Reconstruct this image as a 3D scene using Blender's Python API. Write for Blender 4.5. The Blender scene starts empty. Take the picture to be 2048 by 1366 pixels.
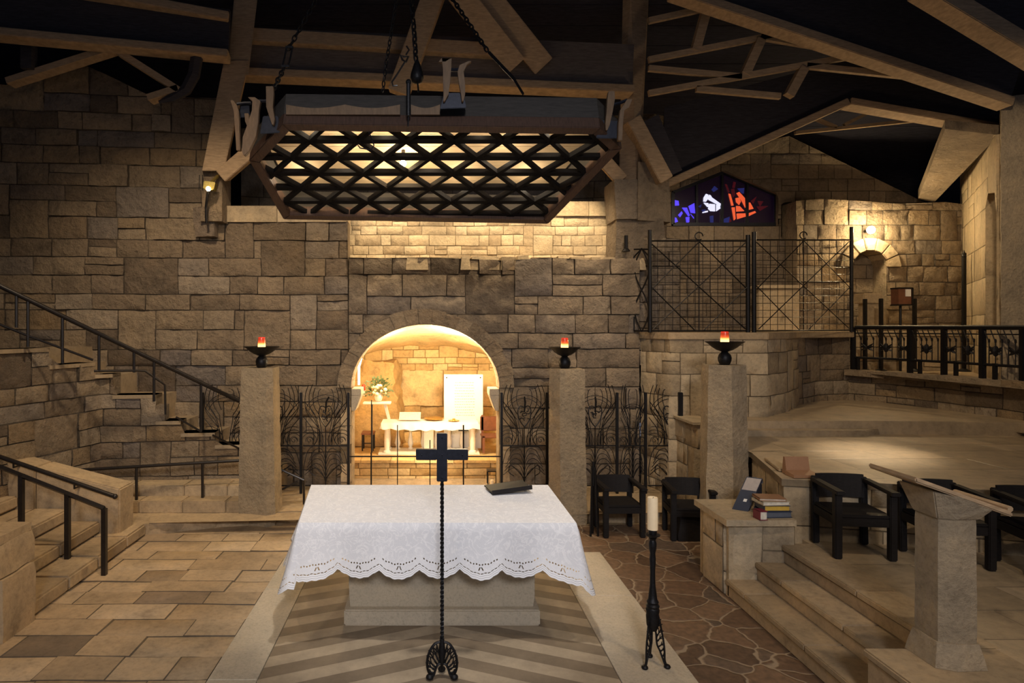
import bpy, bmesh, math, random
from mathutils import Vector, noise
from math import sin, cos, pi, radians, sqrt
V = Vector
rnd = random.Random(7)
COL = bpy.context.scene.collection
EYE, FPX, CX, CY = 2.6, 1280.0, 860.0, 655.0

def P(px, py, Y):
    "a point at distance Y seen at pixel px, py of the 2048x1366 photograph"
    return V(((px-CX)*Y/FPX, Y, EYE-(py-CY)*Y/FPX))
def G(px, py, z=0.0):
    return P(px, py, (EYE-z)*FPX/(py-CY))
def onplane(px, py, p0, n):
    d = P(px, py, 1.0)-V((0, 0, EYE)); c = V((0, 0, EYE))
    return c+d*((p0-c).dot(n)/d.dot(n))
def lerp(a, b, t): return a+(b-a)*t
def nz(x, y, z=0.0): return noise.noise(V((x, y, z)))

# ------------------------------------------------------------------ materials
def newmat(name):
    m = bpy.data.materials.new(name); m.use_nodes = True
    nt = m.node_tree; b = nt.nodes['Principled BSDF']
    return m, nt, b
def N(nt, t, **kw):
    n = nt.nodes.new(t)
    for k, v in kw.items():
        if k == 'inp':
            for i, x in v.items(): n.inputs[i].default_value = x
        else: setattr(n, k, v)
    return n
def L(nt, a, b): nt.links.new(a, b)
def ramp(nt, stops, interp='LINEAR'):
    r = N(nt, 'ShaderNodeValToRGB'); e = r.color_ramp; e.interpolation = interp
    while len(e.elements) > 1: e.elements.remove(e.elements[-1])
    e.elements[0].position = stops[0][0]; e.elements[0].color = (*stops[0][1], 1)
    for p, c in stops[1:]:
        x = e.elements.new(p); x.color = (*c, 1)
    return r
def math_(nt, op, a, b=None, c=None):
    n = N(nt, 'ShaderNodeMath', operation=op)
    for i, x in enumerate((a, b, c)):
        if x is None: continue
        if isinstance(x, (int, float)): n.inputs[i].default_value = x
        else: L(nt, x, n.inputs[i])
    return n.outputs[0]
def mixc(nt, typ, fac, a, b):
    n = N(nt, 'ShaderNodeMix', data_type='RGBA', blend_type=typ)
    for k, x in ((0, fac), (6, a), (7, b)):
        if isinstance(x, (int, float)): n.inputs[k].default_value = x
        elif isinstance(x, tuple): n.inputs[k].default_value = (*x, 1)
        else: L(nt, x, n.inputs[k])
    return n.outputs[2]

MORTAR = (.15, .12, .09)
TAN = [(0, MORTAR), (.03, MORTAR), (.05, (.20, .155, .115)), (.18, (.31, .24, .165)), (.4, (.40, .31, .21)), (.58, (.47, .375, .26)),
       (.72, (.40, .29, .17)), (.84, (.28, .24, .21)), (1, (.54, .44, .315))]
def stone_mat(name, stops=TAN, rough=.85, bump=1.0, bs=20.0, spots=.8, spec=.25):
    if stops is not TAN: stops = [(0, tuple(x*.62 for x in stops[0][1])), (.03, tuple(x*.62 for x in stops[0][1])), (.05, stops[0][1])]+[s for s in stops[1:]]
    m, nt, b = newmat(name)
    at = N(nt, 'ShaderNodeAttribute', attribute_name='tone'); tc = N(nt, 'ShaderNodeTexCoord')
    r = ramp(nt, stops); L(nt, at.outputs['Fac'], r.inputs[0])
    n1 = N(nt, 'ShaderNodeTexNoise', inp={'Scale': 3.0, 'Detail': 10, 'Roughness': .72}); L(nt, tc.outputs['Object'], n1.inputs['Vector'])
    n2 = N(nt, 'ShaderNodeTexNoise', inp={'Scale': bs, 'Detail': 7, 'Roughness': .7}); L(nt, tc.outputs['Object'], n2.inputs['Vector'])
    r1 = ramp(nt, [(.28, (.42, .40, .40)), (.42, (.82, .82, .83)), (.55, (1.02, 1.0, .98)), (.75, (1.3, 1.22, 1.1))]); L(nt, n1.outputs[0], r1.inputs[0])
    r2 = ramp(nt, [(.3, (.62, .6, .58)), (.5, (1, 1, 1)), (.72, (1.15, 1.13, 1.1))]); L(nt, n2.outputs[0], r2.inputs[0])
    c = mixc(nt, 'MULTIPLY', spots, r.outputs[0], r1.outputs[0]); c = mixc(nt, 'MULTIPLY', .6, c, r2.outputs[0])
    L(nt, c, b.inputs['Base Color']); b.inputs['Roughness'].default_value = rough; b.inputs['Specular IOR Level'].default_value = spec
    v = N(nt, 'ShaderNodeTexVoronoi', inp={'Scale': bs*.45, 'Randomness': 1.0}); L(nt, tc.outputs['Object'], v.inputs['Vector'])
    h = math_(nt, 'ADD', math_(nt, 'ADD', n2.outputs[0], math_(nt, 'MULTIPLY', n1.outputs[0], 1.2)), math_(nt, 'MULTIPLY', v.outputs['Distance'], .5))
    bp = N(nt, 'ShaderNodeBump', inp={'Strength': bump, 'Distance': .075}); L(nt, h, bp.inputs['Height']); L(nt, bp.outputs[0], b.inputs['Normal'])
    return m
def plain(name, col, rough=.6, metal=0.0, bump=0.0, bs=30.0, var=.25, spec=.5, em=None, es=0.0, stretch=None):
    m, nt, b = newmat(name)
    tc = N(nt, 'ShaderNodeTexCoord'); src = tc.outputs['Object']
    if stretch:
        mp = N(nt, 'ShaderNodeMapping'); mp.inputs['Scale'].default_value = stretch; L(nt, src, mp.inputs[0]); src = mp.outputs[0]
    n = N(nt, 'ShaderNodeTexNoise', inp={'Scale': bs, 'Detail': 6, 'Roughness': .6}); L(nt, src, n.inputs['Vector'])
    r = ramp(nt, [(.25, tuple(x*(1-var) for x in col)), (.75, tuple(min(1, x*(1+var)) for x in col))]); L(nt, n.outputs[0], r.inputs[0])
    L(nt, r.outputs[0], b.inputs['Base Color'])
    b.inputs['Roughness'].default_value = rough; b.inputs['Metallic'].default_value = metal; b.inputs['Specular IOR Level'].default_value = spec
    if bump:
        bp = N(nt, 'ShaderNodeBump', inp={'Strength': bump, 'Distance': .01}); L(nt, n.outputs[0], bp.inputs['Height']); L(nt, bp.outputs[0], b.inputs['Normal'])
    if em:
        b.inputs['Emission Color'].default_value = (*em, 1); b.inputs['Emission Strength'].default_value = es
        m.cycles.emission_sampling = 'NONE'
    return m

M = {}
M['wall'] = stone_mat('rubble_stone')
M['pale'] = stone_mat('pale_ashlar', [(0, (.33, .26, .17)), (.5, (.50, .40, .26)), (1, (.60, .49, .33))], bump=.4)
M['brick'] = stone_mat('small_pale_courses', [(0, (.40, .31, .20)), (.5, (.52, .42, .28)), (1, (.62, .51, .35))], bump=.45)
M['ruin'] = stone_mat('old_grey_stone', [(0, (.20, .16, .12)), (.3, (.30, .24, .175)), (.6, (.37, .295, .21)), (.85, (.27, .23, .195)), (1, (.42, .34, .245))], bump=.9, bs=16)
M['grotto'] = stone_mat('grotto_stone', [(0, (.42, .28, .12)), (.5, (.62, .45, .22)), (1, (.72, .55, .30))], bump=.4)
M['column'] = stone_mat('pitted_column_stone', [(0, (.36, .29, .195)), (1, (.48, .39, .27))], bump=.55, bs=34)
M['tread'] = stone_mat('worn_tread_stone', [(0, (.33, .25, .155)), (.5, (.44, .335, .21)), (1, (.50, .39, .25))], rough=.6, bump=.2)
M['coping'] = stone_mat('smooth_coping', [(0, (.30, .235, .155)), (1, (.42, .33, .215))], bump=.0)
M['marble'] = stone_mat('polished_veined_stone', [(0, (.36, .28, .18)), (.5, (.44, .345, .225)), (1, (.50, .395, .265))], rough=.4, bump=.06, bs=9, spec=.5)
M['pave'] = stone_mat('floor_pavers', [(0, (.18, .14, .10)), (.12, (.26, .2, .145)), (.2, (.40, .30, .19)), (.6, (.48, .365, .235)), (1, (.54, .42, .28))], rough=.6, bump=.2)
M['altarst'] = stone_mat('altar_limestone', [(0, (.50, .43, .32)), (1, (.56, .48, .36))], rough=.75, bump=.2, bs=45, spots=.35)
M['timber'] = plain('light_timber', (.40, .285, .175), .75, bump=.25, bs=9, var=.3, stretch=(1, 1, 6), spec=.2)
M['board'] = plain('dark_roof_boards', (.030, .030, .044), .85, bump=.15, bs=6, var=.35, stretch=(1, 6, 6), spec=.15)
M['webb'] = plain('shaded_brown_boards', (.155, .125, .105), .85, bump=.2, bs=7, var=.3, stretch=(1, 1, 8), spec=.15)  # shade on the long beam's side is put into this brown
M['web'] = plain('shaded_dark_boards', (.050, .045, .050), .85, bump=.2, bs=7, var=.3, stretch=(1, 1, 8), spec=.15)  # dark colour carries the shade on the beam sides
M['slate'] = plain('slate_grey_timber', (.14, .135, .13), .8, bump=.2, bs=8, var=.3, spec=.2)
M['iron'] = plain('black_iron', (.018, .017, .018), .45, .6, bump=.2, bs=60, var=.4)
M['rail'] = plain('handrail_black', (.022, .018, .016), .32, .3, var=.3)
M['blackwood'] = plain('black_stained_wood', (.012, .010, .010), .62, spec=.25, bump=.1, bs=18, var=.35, stretch=(1, 1, 5))
M['canopy'] = plain('canopy_brown_wood', (.085, .045, .028), .6, bump=.2, bs=14, var=.35, stretch=(5, 1, 1))
M['fascia'] = plain('canopy_grey_wood', (.058, .050, .042), .8, bump=.2, bs=10, var=.3, stretch=(1, 1, 6))
M['lattice'] = plain('lattice_dark_wood', (.007, .006, .006), .8, bump=.1, bs=20, var=.3, spec=.15)
M['litboard'] = plain('pale_board', (.58, .43, .26), .8, bump=.1, bs=6, var=.15, stretch=(1, 6, 6))
M['steel'] = plain('blue_black_steel', (.02, .022, .032), .45, .5, var=.3)
M['horn'] = plain('pale_carved_wood', (.20, .118, .055), .6, bump=.2, bs=12, var=.25, stretch=(4, 4, 1))
M['wax'] = plain('cream_wax', (.85, .72, .5), .5, var=.05, em=(1, .62, .28), es=.12)
M['white'] = plain('white_marble', (.78, .74, .66), .5, var=.08)
M['whitecloth'] = plain('white_linen', (.85, .84, .82), .85, bump=.1, bs=80, var=.04)
M['gold'] = plain('gilt_metal', (.8, .52, .15), .3, .9)
M['brown'] = plain('brown_wood', (.16, .06, .03), .5, bump=.1, bs=14)
M['leaf'] = plain('dark_leaf', (.06, .09, .03), .6)
M['petal'] = plain('cream_petal', (.85, .75, .5), .6)
M['strip'] = plain('lamp_strip', (1, .9, .7), .5, em=(1, .82, .5), es=14)
M['bulb'] = plain('lit_bulb', (1, .9, .7), .5, em=(1, .74, .4), es=60)
M['bulbbig'] = plain('lit_lamp_globe', (1, .95, .8), .5, em=(1, .80, .45), es=90)
M['brass'] = plain('brass', (.62, .50, .16), .35, .85)
M['ink'] = plain('grey_lettering', (.42, .38, .32), .8)
M['plaque'] = plain('white_plaque', (.85, .83, .78), .45, var=.03)
M['redglass_dark'] = plain('red_glass_rim', (.5, .02, .01), .2, em=(1, .05, .02), es=.6)
M['paper'] = plain('paper', (.7, .65, .55), .8)
def flame_glass():
    m, nt, b = newmat('red_candle_glass'); tc = N(nt, 'ShaderNodeTexCoord'); s = N(nt, 'ShaderNodeSeparateXYZ'); L(nt, tc.outputs['Generated'], s.inputs[0])
    r = ramp(nt, [(0, (1, .72, .25)), (.35, (1, .6, .16)), (.6, (.9, .16, .03)), (.85, (.45, .03, .01)), (1, (.6, .06, .03))])
    L(nt, s.outputs[2], r.inputs[0]); L(nt, r.outputs[0], b.inputs['Emission Color'])
    k = ramp(nt, [(0, (1, 1, 1)), (.45, (.7, .7, .7)), (.65, (.2, .2, .2)), (1, (.1, .1, .1))]); L(nt, s.outputs[2], k.inputs[0])
    L(nt, math_(nt, 'MULTIPLY', k.outputs[0], 4.5), b.inputs['Emission Strength'])
    b.inputs['Base Color'].default_value = (.5, .05, .02, 1); b.inputs['Roughness'].default_value = .2; m.cycles.emission_sampling = 'NONE'
    return m
M['flame'] = flame_glass()

def crazy_mat():
    m, nt, b = newmat('crazy_paving'); tc = N(nt, 'ShaderNodeTexCoord')
    nn = N(nt, 'ShaderNodeTexNoise', inp={'Scale': 2.5, 'Detail': 3}); L(nt, tc.outputs['Object'], nn.inputs['Vector'])
    mx = N(nt, 'ShaderNodeMix', data_type='VECTOR'); mx.inputs[0].default_value = .2; L(nt, tc.outputs['Object'], mx.inputs[4]); L(nt, nn.outputs['Color'], mx.inputs[5])
    e = N(nt, 'ShaderNodeTexVoronoi', feature='DISTANCE_TO_EDGE', inp={'Scale': 3.5}); L(nt, mx.outputs[1], e.inputs['Vector'])
    f = N(nt, 'ShaderNodeTexVoronoi', feature='F1', inp={'Scale': 3.5}); L(nt, mx.outputs[1], f.inputs['Vector'])
    sp = N(nt, 'ShaderNodeSeparateColor'); L(nt, f.outputs['Color'], sp.inputs[0])
    r = ramp(nt, [(0, (.11, .07, .045)), (.4, (.17, .105, .065)), (.7, (.22, .14, .085)), (1, (.13, .095, .07))]); L(nt, sp.outputs[0], r.inputs[0])
    n2 = N(nt, 'ShaderNodeTexNoise', inp={'Scale': 18, 'Detail': 7}); L(nt, tc.outputs['Object'], n2.inputs['Vector'])
    r2 = ramp(nt, [(.3, (.6, .6, .6)), (.7, (1.3, 1.25, 1.2))]); L(nt, n2.outputs[0], r2.inputs[0])
    c = mixc(nt, 'MULTIPLY', .8, r.outputs[0], r2.outputs[0])
    k = ramp(nt, [(.012, (1, 1, 1)), (.026, (0, 0, 0))]); L(nt, e.outputs['Distance'], k.inputs[0])
    c = mixc(nt, 'MIX', k.outputs[0], c, (.34, .26, .175)); L(nt, c, b.inputs['Base Color'])
    h = ramp(nt, [(.01, (0, 0, 0)), (.06, (1, 1, 1))]); L(nt, e.outputs['Distance'], h.inputs[0])
    hh = math_(nt, 'ADD', h.outputs[0], math_(nt, 'MULTIPLY', n2.outputs[0], .4))
    bp = N(nt, 'ShaderNodeBump', inp={'Strength': .5, 'Distance': .015}); L(nt, hh, bp.inputs['Height']); L(nt, bp.outputs[0], b.inputs['Normal'])
    b.inputs['Roughness'].default_value = .55; b.inputs['Specular IOR Level'].default_value = .35
    return m
M['crazy'] = crazy_mat()
def chevron_mat():
    m, nt, b = newmat('chevron_inlay'); tc = N(nt, 'ShaderNodeTexCoord'); s = N(nt, 'ShaderNodeSeparateXYZ'); L(nt, tc.outputs['Object'], s.inputs[0])
    a = math_(nt, 'ABSOLUTE', math_(nt, 'SUBTRACT', s.outputs[0], .07))
    v = math_(nt, 'ADD', s.outputs[1], math_(nt, 'MULTIPLY', a, .42))
    fr = math_(nt, 'FRACT', math_(nt, 'DIVIDE', math_(nt, 'ADD', v, .075), .325))
    k = math_(nt, 'GREATER_THAN', fr, .5)
    n1 = N(nt, 'ShaderNodeTexNoise', inp={'Scale': 4, 'Detail': 8, 'Roughness': .7}); L(nt, tc.outputs['Object'], n1.inputs['Vector'])
    r1 = ramp(nt, [(.3, (.75, .74, .72)), (.7, (1.15, 1.13, 1.1))]); L(nt, n1.outputs[0], r1.inputs[0])
    c = mixc(nt, 'MIX', k, (.44, .355, .25), (.24, .185, .125)); c = mixc(nt, 'MULTIPLY', 1.0, c, r1.outputs[0]); L(nt, c, b.inputs['Base Color'])
    e = math_(nt, 'MINIMUM', math_(nt, 'ABSOLUTE', math_(nt, 'SUBTRACT', fr, .5)), math_(nt, 'MINIMUM', fr, math_(nt, 'SUBTRACT', 1.0, fr)))
    kk = ramp(nt, [(0, (0, 0, 0)), (.015, (1, 1, 1))]); L(nt, e, kk.inputs[0])
    n2 = N(nt, 'ShaderNodeTexNoise', inp={'Scale': 40, 'Detail': 5}); L(nt, tc.outputs['Object'], n2.inputs['Vector'])
    hh = math_(nt, 'ADD', kk.outputs[0], math_(nt, 'MULTIPLY', n2.outputs[0], .5))
    bp = N(nt, 'ShaderNodeBump', inp={'Strength': .25, 'Distance': .006}); L(nt, hh, bp.inputs['Height']); L(nt, bp.outputs[0], b.inputs['Normal'])
    b.inputs['Roughness'].default_value = .6
    return m
M['chevron'] = chevron_mat()
def cloth_mat():
    "white damask; cut-work lace holes follow the hem: u = metres along the hem, v = metres above it"
    m, nt, b = newmat('damask_with_lace_hem'); uv = N(nt, 'ShaderNodeUVMap', uv_map='hem'); s = N(nt, 'ShaderNodeSeparateXYZ'); L(nt, uv.outputs[0], s.inputs[0])
    u, v = s.outputs[0], s.outputs[1]
    def band(x, c, w): return math_(nt, 'LESS_THAN', math_(nt, 'ABSOLUTE', math_(nt, 'SUBTRACT', x, c)), w)
    def dash(per, duty, off=0.0): return math_(nt, 'LESS_THAN', math_(nt, 'FRACT', math_(nt, 'DIVIDE', math_(nt, 'ADD', u, off), per)), duty)
    l1 = math_(nt, 'MULTIPLY', band(v, .050, .0032), dash(.028, .74))
    ph = math_(nt, 'FRACT', math_(nt, 'DIVIDE', u, .33))                      # 0..1 across one lobe
    arch = math_(nt, 'ABSOLUTE', math_(nt, 'SUBTRACT', ph, .5))                # .5 at the cusp
    vc = math_(nt, 'ADD', .118, math_(nt, 'MULTIPLY', arch, -.02))
    d1 = math_(nt, 'SUBTRACT', math_(nt, 'FRACT', math_(nt, 'DIVIDE', u, .0236)), .5)
    dd = math_(nt, 'ADD', math_(nt, 'POWER', math_(nt, 'MULTIPLY', d1, .0236), 2.0), math_(nt, 'POWER', math_(nt, 'SUBTRACT', v, vc), 2.0))
    l2 = math_(nt, 'MULTIPLY', math_(nt, 'LESS_THAN', dd, .0062**2), math_(nt, 'LESS_THAN', arch, .42))
    x3 = math_(nt, 'MULTIPLY', math_(nt, 'SUBTRACT', ph, .5), .33)
    d3 = math_(nt, 'ABSOLUTE', math_(nt, 'SUBTRACT', math_(nt, 'ABSOLUTE', x3), math_(nt, 'MULTIPLY', math_(nt, 'SUBTRACT', .112, v), .45)))
    l3 = math_(nt, 'MULTIPLY', math_(nt, 'LESS_THAN', d3, .0045), band(v, .086, .014))
    hole = math_(nt, 'MAXIMUM', math_(nt, 'MAXIMUM', l1, l2), l3)
    L(nt, math_(nt, 'SUBTRACT', 1.0, hole), b.inputs['Alpha'])
    tc = N(nt, 'ShaderNodeTexCoord'); n1 = N(nt, 'ShaderNodeTexNoise', inp={'Scale': 9, 'Detail': 3, 'Distortion': 2.2}); L(nt, tc.outputs['Object'], n1.inputs['Vector'])
    e = math_(nt, 'ABSOLUTE', math_(nt, 'SUBTRACT', n1.outputs[0], .5))
    r = ramp(nt, [(0, (.93, .93, .95)), (.03, (.85, .85, .88)), (.06, (.79, .795, .83))]); L(nt, e, r.inputs[0])
    hem = ramp(nt, [(0, (0, 0, 0)), (.03, (0, 0, 0)), (.2, (1, 1, 1))]); L(nt, v, hem.inputs[0])
    L(nt, mixc(nt, 'MIX', hem.outputs[0], (.88, .88, .9), r.outputs[0]), b.inputs['Base Color'])
    w = N(nt, 'ShaderNodeTexNoise', inp={'Scale': 120, 'Detail': 2}); L(nt, tc.outputs['Object'], w.inputs['Vector'])
    ln = math_(nt, 'MULTIPLY', math_(nt, 'SINE', math_(nt, 'MULTIPLY', v, 2*pi/.016)), math_(nt, 'LESS_THAN', v, .045))
    bp = N(nt, 'ShaderNodeBump', inp={'Strength': .3, 'Distance': .004}); L(nt, math_(nt, 'ADD', w.outputs[0], ln), bp.inputs['Height']); L(nt, bp.outputs[0], b.inputs['Normal'])
    b.inputs['Roughness'].default_value = .85; b.inputs['Specular IOR Level'].default_value = .15
    return m
M['cloth'] = cloth_mat()

# ------------------------------------------------------------------ mesh building
WL = {}
class MB:
    def __init__(s): s.v = []; s.f = []; s.t = []
    def add(s, vs, fs, tone=.5):
        o = len(s.v); s.v += [V(x) for x in vs]; s.f += [tuple(i+o for i in f) for f in fs]
        s.t += [tone]*len(fs) if isinstance(tone, (int, float)) else list(tone)
        return s
    def box(s, x0, x1, y0, y1, z0, z1, tone=.5):
        return s.hexa([(x0, y0, z0), (x1, y0, z0), (x1, y1, z0), (x0, y1, z0)], [(x0, y0, z1), (x1, y0, z1), (x1, y1, z1), (x0, y1, z1)], tone)
    def hexa(s, bot, top, tone=.5):
        n = len(bot)
        return s.add(list(bot)+list(top), [tuple(range(n-1, -1, -1)), tuple(range(n, 2*n))]+[(i, (i+1) % n, n+(i+1) % n, n+i) for i in range(n)], tone)
    def prism(s, poly, z0, z1, tone=.5):
        a = sum(poly[i][0]*poly[(i+1) % len(poly)][1]-poly[(i+1) % len(poly)][0]*poly[i][1] for i in range(len(poly)))
        if a < 0: poly = list(poly)[::-1]
        return s.hexa([(x, y, z0) for x, y in poly], [(x, y, z1) for x, y in poly], tone)
    def bar(s, p0, p1, w, h, up=(0, 0, 1), tone=.5, shift=0.0):
        "bar whose bottom centre line runs p0-p1 (shift moves it up, in units of h)"
        p0, p1 = V(p0), V(p1); d = (p1-p0).normalized(); side = d.cross(V(up)); side = side.normalized() if side.length > 1e-5 else V((1, 0, 0))
        u = side.cross(d).normalized(); a = side*(w/2); b0 = u*(h*shift); b1 = u*(h*(shift+1))
        return s.hexa([p0-a+b0, p0+a+b0, p1+a+b0, p1-a+b0], [p0-a+b1, p0+a+b1, p1+a+b1, p1-a+b1], tone)
    def tube(s, pts, r, n=6, closed=False, tone=.5, twist=0.0, flat=1.0):
        pts = [V(p) for p in pts]; m = len(pts); rs = r if isinstance(r, (list, tuple)) else [r]*m
        vs = []; prev = None
        for i, p in enumerate(pts):
            if closed: t = pts[(i+1) % m]-pts[i-1]
            else: t = pts[min(i+1, m-1)]-pts[max(i-1, 0)]
            if t.length < 1e-9: t = V((0, 0, 1))
            t.normalize()
            if prev is None:
                a = t.orthogonal().normalized()
                if abs(t.z) > .9: a = V((1, 0, 0)); a = (a-t*a.dot(t)).normalized()
            else:
                a = prev-t*prev.dot(t); a = a.normalized() if a.length > 1e-6 else t.orthogonal().normalized()
            prev = a; b = t.cross(a)
            for k in range(n):
                w = 2*pi*k/n+twist*i+pi/n
                vs.append(p+(a*cos(w)+b*sin(w)*flat)*rs[i])
        fs = []
        for i in range(m if closed else m-1):
            j = (i+1) % m
            for k in range(n):
                q = (k+1) % n; fs.append((i*n+k, i*n+q, j*n+q, j*n+k))
        if not closed: fs += [tuple(range(n-1, -1, -1)), tuple(range((m-1)*n, m*n))]
        return s.add(vs, fs, tone)
    def lathe(s, prof, c=(0, 0, 0), n=20, tone=.5):
        c = V(c); vs = []; fs = []
        for r, z in prof:
            for k in range(n): vs.append(c+V((max(r, 1e-4)*cos(2*pi*k/n), max(r, 1e-4)*sin(2*pi*k/n), z)))
        for i in range(len(prof)-1):
            for k in range(n):
                q = (k+1) % n; fs.append((i*n+k, i*n+q, (i+1)*n+q, (i+1)*n+k))
        fs += [tuple(range(n-1, -1, -1)), tuple(range((len(prof)-1)*n, len(prof)*n))]
        return s.add(vs, fs, tone)
    def ball(s, c, r, sc=(1, 1, 1), n=12, tone=.5):
        c = V(c); vs = []; fs = []; k2 = n//2
        for i in range(1, k2):
            a = pi*i/k2
            for k in range(n): vs.append(c+V((r*sin(a)*cos(2*pi*k/n)*sc[0], r*sin(a)*sin(2*pi*k/n)*sc[1], r*cos(a)*sc[2])))
        vs += [c+V((0, 0, r*sc[2])), c-V((0, 0, r*sc[2]))]; T, B = len(vs)-2, len(vs)-1
        for i in range(k2-2):
            for k in range(n): fs.append((i*n+k, (i+1)*n+k, (i+1)*n+(k+1) % n, i*n+(k+1) % n))
        for k in range(n): fs += [(T, k, (k+1) % n), (B, (k2-2)*n+(k+1) % n, (k2-2)*n+k)]
        return s.add(vs, fs, tone)
    def build(s, name, mat, parent=None, bevel=0, seg=2, smooth=None, merge=False):
        off = WL.get(parent, V((0, 0, 0))); me = bpy.data.meshes.new(name)
        me.from_pydata([v-off for v in s.v], [], s.f)
        if s.t and any(t != .5 for t in s.t):
            at = me.attributes.new('tone', 'FLOAT', 'FACE'); at.data.foreach_set('value', s.t)
        elif mat and mat.name in STONES:
            at = me.attributes.new('tone', 'FLOAT', 'FACE'); at.data.foreach_set('value', s.t)
        if bevel or merge:
            bm = bmesh.new(); bm.from_mesh(me)
            if merge: bmesh.ops.remove_doubles(bm, verts=bm.verts, dist=.0005)
            bmesh.ops.recalc_face_normals(bm, faces=bm.faces)
            if bevel:
                ed = [e for e in bm.edges if len(e.link_faces) == 2 and e.calc_face_angle(0) > .5]
                bmesh.ops.bevel(bm, geom=ed, offset=bevel, segments=seg, affect='EDGES', clamp_overlap=True)
            bm.to_mesh(me); bm.free()
        if smooth is not None:
            me.polygons.foreach_set('use_smooth', [True]*len(me.polygons)); me.set_sharp_from_angle(angle=radians(smooth))
        me.materials.append(mat)
        o = bpy.data.objects.new(name, me); COL.objects.link(o)
        if parent: o.parent = parent; WL[o] = off
        return o
STONES = {m.name for m in M.values() if m.name in ('smooth_coping', 'rubble_stone', 'pale_ashlar', 'small_pale_courses', 'old_grey_stone', 'grotto_stone', 'pitted_column_stone', 'worn_tread_stone', 'polished_veined_stone', 'floor_pavers', 'altar_limestone')}

def tag(o, label, cat, group=None):
    o['label'] = label; o['category'] = cat
    if group: o['group'] = group
    return o
def thing(name, label, cat, loc=(0, 0, 0), group=None):
    o = bpy.data.objects.new(name, None); COL.objects.link(o); o.empty_display_size = .1
    o.location = loc; WL[o] = V(loc); return tag(o, label, cat, group)
def struct(o):
    o['kind'] = 'structure'; return o
def dup(root, loc, rz, label, group=None):
    r = root.copy(); COL.objects.link(r); r.location = loc; r.rotation_euler = (0, 0, rz); r['label'] = label
    if group: r['group'] = group
    for ch in list(root.children):
        c = ch.copy(); COL.objects.link(c); c.parent = r
        for g in list(ch.children):
            d = g.copy(); COL.objects.link(d); d.parent = c
    return r

# ---- masonry: real blocks, each with its own face, joints sunk between them
class Path:
    "vertical wall over a plan polyline: u runs along it, w is height"
    def __init__(s, pts, cam=True):
        s.p = [V((x, y)) for x, y in pts]; s.cum = [0]
        for a, b in zip(s.p, s.p[1:]): s.cum.append(s.cum[-1]+(b-a).length)
        s.n = []
        for a, b in zip(s.p, s.p[1:]):
            d = (b-a).normalized(); n = V((d.y, -d.x)); m = (a+b)/2
            s.n.append(n if (not cam or n.dot(-m) > 0) else -n)
        s.len = s.cum[-1]
    def seg(s, u):
        for i in range(len(s.n)-1):
            if u < s.cum[i+1]: return i
        return len(s.n)-1
    def at(s, u, w, d=0.0):
        i = s.seg(u); a = s.p[i]; t = (s.p[i+1]-a).normalized(); n = s.n[i]
        q = a+t*(u-s.cum[i])+n*d
        return V((q.x, q.y, w))
    def uw(s, px, py):
        "u, height of the wall point seen at a pixel"
        k = (px-CX)/FPX; best = None
        for i in range(len(s.n)):
            a, b = s.p[i], s.p[i+1]; d = b-a; den = d.x-k*d.y
            if abs(den) < 1e-9: continue
            t = (k*a.y-a.x)/den; lo = -9 if i == 0 else 0; hi = 9 if i == len(s.n)-1 else 1
            if lo <= t <= hi and (a.y+d.y*t) > 0:
                Y = a.y+d.y*t; best = (s.cum[i]+t*d.length, EYE-(py-CY)*Y/FPX); break
        return best
class Plane:
    def __init__(s, o, u, w, n): s.o, s.u, s.w, s.n = V(o), V(u), V(w), V(n)
    def at(s, u, w, d=0.0): return s.o+s.u*u+s.w*w+s.n*d
def inside(x, y, poly):
    c = False; j = len(poly)-1
    for i in range(len(poly)):
        xi, yi = poly[i]; xj, yj = poly[j]
        if (yi > y) != (yj > y) and x < (xj-xi)*(y-yi)/(yj-yi)+xi: c = not c
        j = i
    return c
def nearest(x, y, polys):
    b = 1e9; r = (x, y)
    for poly in polys:
        for i in range(len(poly)):
            ax, ay = poly[i-1]; bx, by = poly[i]; dx, dy = bx-ax, by-ay; l = dx*dx+dy*dy
            t = 0 if l < 1e-12 else max(0, min(1, ((x-ax)*dx+(y-ay)*dy)/l)); qx, qy = ax+dx*t, ay+dy*t; d = (qx-x)**2+(qy-y)**2
            if d < b: b = d; r = (qx, qy)
    return r
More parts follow.
